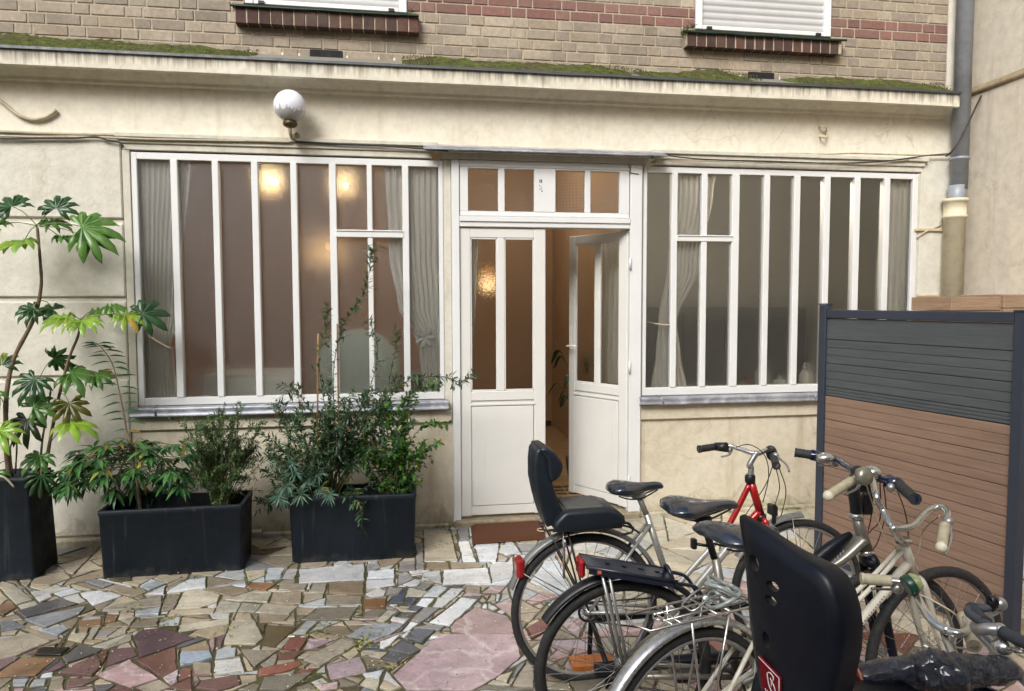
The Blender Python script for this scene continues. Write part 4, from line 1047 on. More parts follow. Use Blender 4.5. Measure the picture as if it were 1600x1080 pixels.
m=MB(); m.box((.022,-.012,.07),(.0235,.012,FT-.06)); m.box((FL-.0235,-.012,.07),(FL-.022,.012,FT-.06)); fpart('edge_channel',m,FM)

# timber planter boxes behind the fence
TIMB=NT('timber'); n=TIMB.noise(1,6,.7,vec=TIMB.coord((3,3,60)),dist=.4); TIMB.base(TIMB.ramp(n,[(.3,srgb(120,96,76)),(.6,srgb(158,132,106)),(.75,srgb(180,156,128))])); TIMB.rough(.7); TIMB.bump(n,.4,.003)
def timber_box(px0,px1,py,Y,label):
    a=onY(px0,py,Y); b=onY(px1,py,Y); zt=a.z; w_=(b.x-a.x)
    e=empty('timber_box',((a.x+b.x)/2,Y+.2,0),0,label,'wooden box','timber boxes behind the fence')
    z=zt; k=0
    while z>.05:
        h=.115 if k else .10; zb=max(z-h,.02); m=MB()
        m.bbox((-w_/2,-.2,zb+.003),(w_/2,-.178,z),.004); m.bbox((-w_/2,.178,zb+.003),(w_/2,.2,z),.004); m.bbox((-w_/2,-.177,zb+.003),(-w_/2+.022,.177,z),.004); m.bbox((w_/2-.022,-.177,zb+.003),(w_/2,.177,z),.004)
        m.build('plank_course',TIMB.mat,e); z=zb; k+=1
    m=MB(); m.bbox((-w_/2+.03,-.17,zt-.012),(w_/2-.03,.17,zt-.004),.002); m.build('lid_board',TIMB.mat,e)
timber_box(1487,1567,464,-.9,'weathered timber box whose top shows over the fence, nearer the downpipe')
timber_box(1569,1660,460,-.93,'weathered timber box over the fence cut by the right picture edge')
# ================================================================ planters
def potmat(name,c):
    m=NT(name); cc=m.ramp(m.noise(4,6,.65,dist=.5),[(.3,tuple(x*.75 for x in c)),(.7,tuple(x*1.25 for x in c))])
    z=m.xyz()[2]; d=m.ramp(m.math('ADD',m.math('MULTIPLY',z,-5),m.math('MULTIPLY',m.noise(12,6,.75),1.6)),[(.55,0.0),(1.1,1.0)]); cc=m.mix(m.math('MULTIPLY',d,.42),cc,srgb(92,90,84))
    s=m.ramp(m.noise(1,5,.7,vec=m.coord((22,22,1.5))),[(.58,0.0),(.75,1.0)]); cc=m.mix(m.math('MULTIPLY',s,.22),cc,srgb(104,108,112))
    m.base(cc); m.rough(m.ramp(m.noise(7,5),[(.35,.45),(.65,.7)])); m.b.inputs['Specular IOR Level'].default_value=.3; m.bump(m.noise(180,3),.25,.002); return m.mat
POT=potmat('slate_blue_planter',srgb(19,28,37)); SOIL=simple('potting_soil',srgb(44,34,26),1,0,.3,30,1,80)
def trough(FL_,FR_,top,depth,label,taper=.012,group='dark troughs along the wall'):
    fl,fr=onZ(*FL_),onZ(*FR_); dv=(fr-fl); L=dv.length; an=math.atan2(dv.y,dv.x)
    e=empty('planter_trough',fl,an,label,'planter',group); H=top; t=.022
    def rr(k,z,c=.022):
        P=[]; x0,y0,x1,y1=-k,-k,L+k,depth+k
        for (cx_,cy2,a0) in ((x1-c,y1-c,0),(x0+c,y1-c,90),(x0+c,y0+c,180),(x1-c,y0+c,270)):
            for q_ in range(5):
                an_=R(a0+90*q_/4); P.append((cx_+c*math.cos(an_),cy2+c*math.sin(an_),z))
        return P
    m=MB(); m.loft([rr(-.004,0),rr(.0,.006),rr(taper-.002,H-.035),rr(taper+.002,H-.032),rr(taper+.003,H-.003),rr(taper,H),rr(taper-t+.003,H),rr(taper-t,H-.004,.012),rr(taper-t-.004,H-.17,.01)],cap=False); m.build('shell',POT,e)
    s=MB(); n=14; rows=[[(t+.002+(L-2*t-.004)*j/n,t+.002+(depth-2*t-.004)*i/8,H-.13+.02*noise.noise(Vector((j*.7,i*.7,L)))) for j in range(n+1)] for i in range(9)]
    s.sheet(rows); s.build('soil',SOIL,e,fix=False)
    return e
t1=trough((160,906),(379,892),.43,.33,'low dark blue trough nearer the left picture edge, holding the laurel and the feathery shrub')
t2=trough((456,882),(648,873),.44,.30,'low dark blue trough closest to the door with canes in it')
a=onZ(45,908); xb=onY(67,890,a.y+.12).x; zt=onY(60,749,a.y-.03).z; xt=onY(79,738,-.36).x
tp=empty('tall_planter',(xb-.15,a.y+.16,0),0,'tall tapered dark planter cut by the left picture edge, holding the broad leafed plant','planter')
m=MB(); rb,rt_=.155,.155+(xt-xb)
def sq(r_,z,c=.018): 
    P=[]
    for (sx,sy) in ((1,1),(-1,1),(-1,-1),(1,-1)):
        for k in range(4):
            an=math.atan2(sy,sx)-PI/4+PI/2*k/3*1.0; P.append((sx*(r_-c)+c*math.cos(an),sy*(r_-c)+c*math.sin(an),z))
    return P
m.loft([sq(rb,0),sq(rb+.003,.02),sq(rt_-.002,zt-.03),sq(rt_+.004,zt-.025),sq(rt_+.004,zt),sq(rt_-.024,zt),sq(rt_-.03,zt-.10)],cap=False); m.build('shell',POT,tp)
m=MB(); m.loft([sq(rt_-.028,zt-.085),sq(.01,zt-.07,.005)],cap=True); m.build('soil',SOIL,tp)
m=MB(); g=onY(6,741,-.55); m.tube(spline([(-.12,-.17,zt-.02),(-.05,-.19,zt+.03),(.02,-.18,zt+.02),(.06,-.15,zt-.05)],5),.006,6); m.build('cord_loop',simple('cream_cord',srgb(200,192,170),.8),tp)

# ================================================================ plants
def leafmat(name,gloss=.4,trans=.35):
    m=NT(name); at=m.n('ShaderNodeAttribute'); at.attribute_name='Col'
    cc=m.mix(1.0,at.outputs['Color'],m.ramp(m.noise(25,3),[(.3,.8),(.7,1.12)]),'MULTIPLY')
    m.base(cc); m.rough(gloss); tr=m.n('ShaderNodeBsdfTranslucent')
    m.l(m.mix(1.0,cc,srgb(216,240,150),'MULTIPLY'),tr.inputs[0]); mx=m.n('ShaderNodeMixShader'); mx.inputs[0].default_value=trans
    m.l(m.b.outputs[0],mx.inputs[1]); m.l(tr.outputs[0],mx.inputs[2]); m.l(mx.outputs[0],m.out.inputs[0]); return m.mat
LEAF=leafmat('leaf'); LEAFG=leafmat('glossy_leaf',.28,.3)
BARK=simple('bark',srgb(104,86,68),.85,0,.3,30,.8,90); STEMG=simple('green_stem',srgb(84,92,52),.6,0,.25,20); PETI=simple('petiole',srgb(108,112,60),.55,0,.2,20)
def leaf(mb,p,d,up,L,W,c,droop=.2,fold=.25):
    d=d.normalized(); s=d.cross(up); s=s.normalized() if s.length>1e-5 else d.orthogonal().normalized(); n=s.cross(d)
    mb.cur=c; dn=Vector((0,0,-1))
    def q(t,w,o): return p+d*(L*t)+s*w+n*(abs(w)*fold)+dn*(droop*L*t*t)
    i=mb.add([p,q(.35,W*.5,0),q(.7,W*.38,0),q(1,0,0),q(.7,-W*.38,0),q(.35,-W*.5,0),q(.35,0,0)-n*0,q(.7,0,0)])
    mb.face((i,i+1,i+6)); mb.face((i+1,i+2,i+7,i+6)); mb.face((i+2,i+3,i+7)); mb.face((i,i+6,i+5)); mb.face((i+6,i+7,i+4,i+5)); mb.face((i+7,i+3,i+4))
def rv(q,s=1.0): return Vector((q.gauss(0,s),q.gauss(0,s),q.gauss(0,s)))
def jit(c,q,v=.18,h=.06):
    if q.random()<.035: c=q.choice([srgb(168,150,60),srgb(130,104,52),srgb(150,160,70)])
    k=q.uniform(1-v,1+v); return tuple(max(.002,x*k*q.uniform(1-h,1+h)) for x in c)
# --- broad leafed plant in the tall pot
def palm_leaf(mb,c,nrm,ddir,R0,colr,q,lobes=8,droop=.25):
    nrm=nrm.normalized(); ddir=(ddir-nrm*ddir.dot(nrm)).normalized(); s=nrm.cross(ddir); mb.cur=colr
    def pt(r,a,z=0): return c+(ddir*math.cos(a)+s*math.sin(a))*r+nrm*z+Vector((0,0,-1))*droop*r*r/R0
    span=R(238); A=[-span/2+span*k/(lobes-1) for k in range(lobes)]; ctr=mb.add([c]); old=mb.smooth; mb.smooth=True
    hw=span/(lobes-1)/2
    for k,a in enumerate(A):
        t=abs(a)/(span/2); Rk=R0*(1-.34*t**1.6)*q.uniform(.93,1.05)
        v0,v1=a-hw,a+hw; rvv=R0*.44
        j=mb.add([pt(rvv,v0,-.004),pt(Rk*.66,a-hw*.74,-.003),pt(Rk*.86,a-hw*.46,-.002),pt(Rk,a,-.03),pt(Rk*.86,a+hw*.46,-.002),pt(Rk*.66,a+hw*.74,-.003),pt(rvv,v1,-.004),pt(Rk*.5,a,.022),pt(Rk*.8,a,.012)])
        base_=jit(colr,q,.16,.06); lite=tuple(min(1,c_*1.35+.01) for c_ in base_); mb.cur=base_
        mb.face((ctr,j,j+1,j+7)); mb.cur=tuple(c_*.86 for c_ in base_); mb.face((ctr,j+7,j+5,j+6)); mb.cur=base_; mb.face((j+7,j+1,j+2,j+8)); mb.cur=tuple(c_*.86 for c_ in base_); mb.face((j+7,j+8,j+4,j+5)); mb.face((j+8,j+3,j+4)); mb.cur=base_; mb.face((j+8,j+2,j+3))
    # pale ribs standing on the blade
    mb.cur=tuple(min(1,c_*1.7+.02) for c_ in colr)
    for k,a in enumerate(A):
        t=abs(a)/(span/2); Rk=R0*(1-.34*t**1.6)*.9; wv=.0022
        i0=mb.add([pt(.004,a-.3,.003),pt(.004,a+.3,.003),pt(Rk*.5,a+wv/(Rk*.5),.0235),pt(Rk*.5,a-wv/(Rk*.5),.0235),pt(Rk*.8,a,.0133)]); mb.face((i0,i0+1,i0+2,i0+3)); mb.face((i0+3,i0+2,i0+4))
    mb.smooth=old
fat=empty('broad_leaf_plant',(tp.location.x,tp.location.y,zt-.08),0,'tall leggy plant with hand shaped leaves in the tall planter','plant')
def toloc(o): return Matrix.Translation(-Vector(o.location))
q=random.Random(4)
stems=[([(14,745),(10,690),(10,620),(22,560),(52,500),(64,450),(63,410),(58,353)],[-.48,-.46,-.42,-.38,-.36,-.34,-.34,-.34],[.017,.015,.014,.013,.012,.010,.009,.007]),
 ([(70,740),(78,690),(92,620),(108,560),(122,525),(126,500)],[-.40,-.38,-.34,-.32,-.30,-.30],[.012,.011,.010,.009,.008,.006]),
 ([(62,740),(66,690),(74,640),(79,610),(74,600)],[-.42,-.40,-.38,-.38,-.38],[.007,.0065,.006,.005,.004]),
 ([(20,745),(16,700),(26,690),(24,740)],[-.44,-.42,-.42,-.44],[.006,.005,.005,.005])]
m=MB()
for P,Y,rad in stems:
    pts=spline([onY(p[0],p[1],y) for p,y in zip(P,Y)],5); n=len(pts)
    rr_=[rad[min(len(rad)-1,int(i/(n-1)*(len(rad)-1)))]*(1+.08*math.sin(i*2.3)) for i in range(n)]; m.tube(pts,rr_,8)
m.build('stem',BARK,fat,local=toloc(fat))
GR=srgb(84,122,58); GD=srgb(54,88,50); GY=srgb(140,172,66); GM=srgb(100,140,66)
LV=[ # photo x,y, depth, size, colour, normal tilt (x,y,z), pointing (x,y,z), petiole from
 (18,322,-.40,.17,GD,(-.1,-.75,.6),(-.6,-.1,.6),(58,353)),(88,325,-.36,.15,GD,(0,-.85,.5),(.15,-.1,1),(58,353)),(128,354,-.42,.22,GM,(.25,-.85,.35),(1,-.1,.0),(58,353)),(140,372,-.36,.15,GR,(.1,-.8,.5),(1,-.2,-.35),(58,353)),
 (38,376,-.5,.18,GY,(0,-.25,1),(-.8,-.3,0),(58,353)),(76,346,-.28,.14,GR,(0,-.2,1),(.6,.1,.1),(58,353)),(-6,352,-.42,.16,GY,(0,-.4,1),(-1,-.1,0),(58,353)),(95,372,-.25,.12,GM,(0,-.15,1),(1,.2,-.1),(58,353)),
 (84,484,-.28,.12,GD,(0,-.5,.8),(-.4,.2,-.3),(64,470)),(52,482,-.40,.11,GD,(0,-.6,.7),(-.8,-.2,-.5),(64,470)),(104,496,-.42,.15,GY,(0,-.5,1),(-.7,-.4,-.2),(126,500)),(128,502,-.46,.15,GY,(0,-.5,1),(.3,-.7,-.3),(126,500)),
 (150,486,-.22,.13,GM,(0,-.3,1),(.8,.1,.2),(126,500)),(196,492,-.34,.15,GY,(0,-.35,1),(1,-.2,-.1),(126,500)),(222,490,-.34,.16,GD,(.2,-.85,.5),(1,-.1,.35),(126,500)),(172,480,-.26,.11,GM,(0,-.3,1),(.6,.2,.3),(126,500)),
 (2,570,-.40,.14,GD,(0,-.8,.6),(-.2,-.1,.8),(20,565)),(84,560,-.30,.12,GD,(0,-.6,-.4),(.5,-.2,-.2),(62,590)),(55,592,-.42,.15,GD,(0,-.75,.5),(-.3,-.3,-.5),(74,600)),(110,583,-.34,.16,GR,(0,-.45,.9),(1,-.1,-.1),(92,615)),(150,588,-.30,.12,GR,(0,-.4,.9),(1,0,-.1),(92,615)),
 (52,636,-.44,.15,GR,(0,-.7,.7),(.2,-.3,.4),(70,660)),(42,655,-.40,.14,srgb(52,62,34),(0,-.8,.4),(-.1,-.2,-.8),(70,660)),(108,630,-.40,.14,srgb(96,96,40),(.1,-.8,.3),(.2,-.3,-.9),(95,615)),(110,662,-.46,.17,srgb(142,176,60),(0,-.35,1),(1,-.3,.1),(80,690)),
 (-2,672,-.56,.15,GY,(0,-.6,.8),(.5,-.5,-.5),(10,690)),(62,712,-.46,.12,GR,(0,-.6,.7),(-.2,-.5,-.6),(24,740)),(64,742,-.62,.11,GD,(.3,-.8,.2),(-.1,-.2,-1),(66,720)),(-12,610,-.5,.15,GR,(0,-.6,.8),(-.5,-.5,0),(12,640)),(-8,735,-.55,.13,GR,(0,-.6,.8),(-.5,-.5,-.3),(12,720)),
]
m=MB(); mp=MB()
for (px,py,Y,S,c,nr,dr,frm) in LV:
    S*=1.10; p=onY(px,py,Y); f=onY(frm[0],frm[1],-.36); nn=Vector(nr)+rv(q,.08); dd=Vector(dr)+rv(q,.08)
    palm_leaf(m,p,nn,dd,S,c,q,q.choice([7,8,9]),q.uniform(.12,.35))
    mid=(f+p)/2+Vector((0,0,.02)); mp=MB(); mp.tube(spline([f,mid,p],4),.0028,5); mp.build('leaf_stalk',PETI,fat,local=toloc(fat))
m.build('leaves',LEAFG,fat,col_attr=True,local=toloc(fat),fix=False)

# --- laurel like young tree in the first trough
lau=empty('young_laurel',onY(219,800,-.50),0,'young tree with one bare trunk and drooping glossy whorls, left end of a trough','plant')
m=MB(); ms_=MB(); q=random.Random(8)
tr_=spline([onY(*p) for p in ((220,806,-.50),(217,770,-.50),(212,740,-.48),(206,700,-.46),(198,676,-.44))],5); ms_.tube(tr_,[.012-.005*i/len(tr_) for i in range(len(tr_))],8)
sh=spline([onY(*p) for p in ((200,690,-.44),(194,650,-.42),(186,610,-.40),(176,570,-.38),(160,545,-.36),(150,536,-.35))],6); ms_.tube(sh,[.006-.004*i/len(sh) for i in range(len(sh))],6)
mg_=MB(); LG=srgb(78,122,66); LD=srgb(50,90,54)
for i in range(3,len(sh)-1,2):
    t=(sh[i+1]-sh[i-1]).normalized()
    for s in (-1,1):
        d=Vector((s*q.uniform(.8,1.1),q.uniform(-.5,.3),q.uniform(-.05,.25))); leaf(m,sh[i]+t*q.uniform(-.01,.01),d,Vector((0,-.3,1)),q.uniform(.11,.15)*(1-.25*i/len(sh)),.034,jit(LD,q),q.uniform(.1,.35))
for k in range(80):
    tx=q.uniform(84,296); ty=q.uniform(690,772); 
    if tx<140 and ty<700: ty+=30
    Y=q.uniform(-.72,-.22); e=onY(tx,ty,Y); b=onY(q.uniform(198,218),q.uniform(690,745),-.47)
    mid=(b+e)/2+Vector((0,0,q.uniform(.0,.05))); P=spline([b,mid,e],4); mg_.tube(P,.0022,5)
    n=q.randint(9,13); a0=q.uniform(0,6)
    for j in range(n):
        a=a0+j*2.4; d=(e-b).normalized()*.6+Vector((math.cos(a),math.sin(a)*.9,q.uniform(-.35,.25)))
        leaf(m,e-(e-b).normalized()*q.uniform(0,.03),d,Vector((0,0,1)),q.uniform(.075,.125),q.uniform(.022,.032),jit(LG if q.random()<.5 else LD,q,.3),q.uniform(.25,.6))
m.build('leaves',LEAFG,lau,col_attr=True,local=toloc(lau),fix=False); ms_.build('stem',BARK,lau,local=toloc(lau)); mg_.build('twigs',STEMG,lau,local=toloc(lau))

# --- generic twiggy shrub grown to given targets
def shrub(name,label,base,targets,leafL,leafW,pal,seed,step=.012,spread=.5,subs=5,subl=.10,droop=.2,stemr=.004,mat=LEAF,ysp=(-.7,-.3),arch=.05,extra=None,stemmat=STEMG,updir=.2):
    q=random.Random(seed); e=empty(name,onY(*base),0,label,'plant'); m=MB(); ms=MB(); b0=onY(*base)
    def foliate(P,t0=.25,dens=1.0):
        L=sum((P[i+1]-P[i]).length for i in range(len(P)-1)); n=max(2,int(L/step*dens))
        for k in range(int(n*t0),n+1):
            u=k/n*(len(P)-1); i=min(int(u),len(P)-2); p=P[i].lerp(P[i+1],u-i); t=(P[i+1]-P[i]).normalized()
            o=t.orthogonal().normalized(); o=(Matrix.Rotation(q.uniform(0,2*PI),3,t)@o)
            d=o*q.uniform(.7,1.1)+t*q.uniform(.3,.9)+Vector((0,0,updir*q.uniform(0,1)))
            leaf(m,p,d,Vector((0,-.2,1))+rv(q,.3),leafL*q.uniform(.6,1.2),leafW*q.uniform(.8,1.2),jit(q.choice(pal),q,.3),q.uniform(0,droop))
    for tg in targets:
        if len(tg)==4: tx,ty,sx,sy=tg; cnt=1
        else: tx,ty,sx,sy,cnt=tg
        for _ in range(cnt):
            Y=q.uniform(*ysp); E_=onY(q.gauss(tx,sx),q.gauss(ty,sy),Y); B_=b0+Vector((q.uniform(-.05,.05),q.uniform(-.04,.04),0))
            mid=(B_*.45+E_*.55)+Vector((q.uniform(-.03,.03),q.uniform(-.03,.03),arch*q.uniform(.3,1.5)))
            P=spline([B_,mid,E_],8); ms.tube(P,[stemr*(1-.7*i/len(P)) for i in range(len(P))],5)
            foliate(P,.45)
            for _s in range(subs):
                i=q.randint(len(P)//3,len(P)-2); s0=P[i]; t=(P[i+1]-P[i]).normalized(); d=(t*.7+rv(q,spread)+Vector((0,0,.15))).normalized(); l=subl*q.uniform(.5,1.4)
                S=spline([s0,s0+d*l*.5+Vector((0,0,.01)),s0+d*l+Vector((0,0,-.1*l))],4); ms.tube(S,stemr*.4,4); foliate(S,.1)
    for P_,dens in (extra or []):
        P=spline([onY(*p) for p in P_],7); ms.tube(P,[stemr*(1-.6*i/len(P)) for i in range(len(P))],5); foliate(P,.1,dens)
        for _s in range(int(len(P)/3)):
            i=q.randint(len(P)//3,len(P)-2); d=((P[i+1]-P[i]).normalized()+rv(q,.7)).normalized(); l=q.uniform(.03,.08); S=[P[i],P[i]+d*l*.6,P[i]+d*l]; ms.tube(S,.001,4); foliate(S,.1,dens)
    m.build('leaves',mat,e,col_attr=True,local=toloc(e),fix=False); ms.build('stem',stemmat,e,local=toloc(e)); return e
shrub('feathery_shrub','fine feathery green shrub at the right end of the left trough',(345,795,-.50),
    [(300,690,16,14,12),(340,690,20,22,18),(380,700,18,20,18),(400,690,10,16,5),(330,745,22,18,10),(370,755,20,16,8),(345,650,14,8,5),(372,648,12,8,5),(300,735,10,12,4)],
    .028,.0058,[srgb(70,102,56),srgb(54,84,48),srgb(98,126,70),srgb(42,66,40)],31,.0050,.55,6,.085,.15,.0028,ysp=(-.68,-.3))
shrub('narrow_leaf_shrub','dark willow leafed shrub with long whips growing round the canes in the right trough',(512,790,-.50),
    [(440,720,26,24,12),(480,690,28,28,12),(520,680,24,32,11),(560,690,26,30,11),(590,650,22,20,6),(470,640,18,16,4),(600,620,22,18,5),(420,780,14,14,4),(490,770,24,14,4),(545,620,20,20,4),(570,740,20,20,3)],
    .056,.0125,[srgb(60,90,60),srgb(46,72,50),srgb(90,118,80),srgb(66,96,68),srgb(38,56,42)],32,.0105,.6,6,.11,.35,.0035,ysp=(-.72,-.28),
    extra=[([(525,720,-.45),(522,640,-.42),(522,570,-.42),(536,510,-.42),(556,480,-.42),(572,450,-.42),(579,410,-.42),(580,392,-.42)],1.0),([(560,680,-.5),(600,620,-.5),(640,595,-.52),(690,588,-.55),(722,598,-.58),(740,584,-.58)],1.0),
     ([(520,720,-.5),(508,640,-.52),(498,560,-.54),(510,510,-.54),(512,486,-.54)],.6),([(540,700,-.45),(580,600,-.45),(590,540,-.45),(575,500,-.45)],.6),([(520,700,-.5),(470,620,-.55),(440,600,-.58)],.6),([(540,770,-.5),(545,775,-.62),(562,790,-.70),(566,826,-.72)],1.2),([(600,640,-.5),(615,560,-.5),(622,520,-.5)],.6)])
shrub('green_jasmine','fresh green small leafed shrub at the right end of the right trough',(612,785,-.50),
    [(640,700,22,14,10),(660,690,18,10,6),(600,690,22,20,7),(620,640,24,20,6),(640,755,12,10,6),(590,730,16,16,5),(645,630,16,12,4)],
    .036,.018,[srgb(74,120,52),srgb(94,138,62),srgb(58,98,46),srgb(44,78,42)],33,.0095,.55,5,.09,.3,.0026,mat=LEAFG,ysp=(-.72,-.3),extra=[([(620,720,-.5),(655,672,-.6),(680,662,-.62),(697,664,-.62)],1.2),([(620,700,-.45),(640,620,-.42),(668,606,-.42),(690,600,-.42)],1.0)])
q=random.Random(9); spg=empty('blue_green_spurge',onY(486,790,-.62),0,'blue green whorled plant leaning over the left corner of the right trough','plant'); m=MB(); ms_=MB()
for (px,py) in ((462,738),(448,758),(480,752),(500,762),(436,776),(470,772),(494,740),(515,772),(455,725)):
    e=onY(px,py,q.uniform(-.74,-.64)); b=onY(492,786,-.62); ms_.tube(spline([b,(b+e)/2+Vector((0,0,.02)),e],4),.003,5)
    for j in range(22):
        a=j*2.4; d=Vector((math.cos(a),-.35,math.sin(a)))+rv(q,.2); leaf(m,e+rv(q,.006),d,Vector((0,-1,.2)),q.uniform(.05,.085),.010,jit(srgb(82,116,98),q,.25),.25)
m.build('leaves',LEAF,spg,col_attr=True,local=toloc(spg),fix=False); ms_.build('stem',STEMG,spg,local=toloc(spg))
CANE=simple('bamboo',srgb(146,112,66),.5,0,.2,14)
for nm,pts,lab in (('left',((497,522,-.46),(496,650,-.46),(494,800,-.47)),'thin bamboo cane in the right trough, the more reddish one on the left'),('right',((527,506,-.40),(529,650,-.42),(531,808,-.44)),'thin bamboo cane in the right trough nearest the door')):
    m=MB(); P=[onY(*p) for p in pts]; PP=[]; rr_=[]
    for i in range(len(P)-1):
        for k in range(6):
            t=k/6; p=P[i].lerp(P[i+1],t); PP+= [p]; rr_.append(.0058)
    PP.append(P[-1]); rr_.append(.0058); m.tube(PP,rr_,8)
    for k in range(1,8):
        p=PP[min(len(PP)-1,int(k*len(PP)/8))]; m.lathe(p,[(.0058,-.004),(.0078,0),(.0058,.004)],8)
    tag(m.build('bamboo_cane',CANE),lab,'cane')
# small tuft growing from the upper window sill
q=random.Random(15); m=MB()
for (px,py) in ((1073,48),(1068,52),(1082,44),(642,20)):
    g=onY(px,py,-.06)
    for k in range(26):
        d=Vector((q.uniform(-1,1),-.4,q.uniform(.1,1))); leaf(m,g+rv(q,.012),d,Vector((0,-1,.3)),q.uniform(.015,.04),.007,jit(srgb(84,96,44),q,.3),.3)
tag(m.build('wall_weeds',LEAF,col_attr=True,fix=False),'small weeds rooted at the corners of the brick window sills','weeds',kind='stuff')
# ================================================================ bicycles
RUB=simple('tyre_rubber',(.018,.018,.019),.75,0,.2,20,.4,120,dirt=(srgb(90,84,74),.35)); BLK=simple('black_plastic',(.009,.010,.012),.38,0,.2,10)
CHR=simple('chrome',srgb(196,196,192),.22,.9,.12,14,dirt=(srgb(120,104,84),.35)); ALUM=simple('dull_aluminium',srgb(168,168,166),.38,.75,.12,14,dirt=(srgb(96,88,76),.4)); STEEL=simple('spoke_steel',srgb(150,150,148),.3,.85)
SAD=simple('wet_saddle',(.010,.016,.028),.25,0,.15,3,.05,140,coat=.8,spec=.8); GRC=simple('aged_cream_grip',srgb(176,168,142),.55,0,.12,30,dirt=(srgb(110,100,80),.5)); GRB=simple('black_grip',(.02,.021,.024),.6,0,.2,40,.6,300)
REDL=simple('red_lens',srgb(150,12,18),.12,0,.1,8,coat=.6); CAB=simple('cable_housing',(.015,.015,.015),.4)
GREYP=simple('silver_frame_paint',srgb(158,158,154),.32,.55,.1,10,dirt=(srgb(96,88,76),.4),coat=.3); REDP=simple('red_frame_paint',srgb(160,18,22),.25,.1,.12,10,coat=.6)
TAUPE=simple('taupe_frame_paint',srgb(128,124,114),.34,.45,.1,10,coat=.3,dirt=(srgb(80,74,64),.4)); CREAMP=simple('cream_frame_paint',srgb(206,202,186),.34,0,.08,12,coat=.3,dirt=(srgb(128,110,84),.45))
NAVY=simple('navy_plastic',srgb(10,15,26),.42,0,.25,9,.10,200,coat=.05,spec=.28,dirt=(srgb(30,34,42),.3)); NAVYG=simple('navy_gloss',srgb(20,34,60),.16,0,.2,10,coat=.7); SEATM=simple('slate_seat',srgb(22,30,38),.42,0,.15,10,.15,160)
CHROMEF=simple('old_chrome_guard',srgb(186,188,186),.3,.8,.15,16,.1,60,dirt=(srgb(110,100,84),.6)); GREYG=simple('grey_guard',srgb(120,122,120),.42,.3,.12,12,dirt=(srgb(74,70,62),.5))
def fadered():
    m=NT('red_to_silver_paint'); x,y,z=m.xyz(); f=m.ramp(m.math('ADD',m.math('MULTIPLY',z,1.0),m.math('MULTIPLY',m.noise(30,2),.03)),[(.60,0.0),(.70,1.0)])
    m.base(m.mix(f,srgb(164,162,156),srgb(160,18,22))); m.rough(.28); m.b.inputs['Metallic'].default_value=.2; m.b.inputs['Coat Weight'].default_value=.5; return m.mat
FADE=fadered()
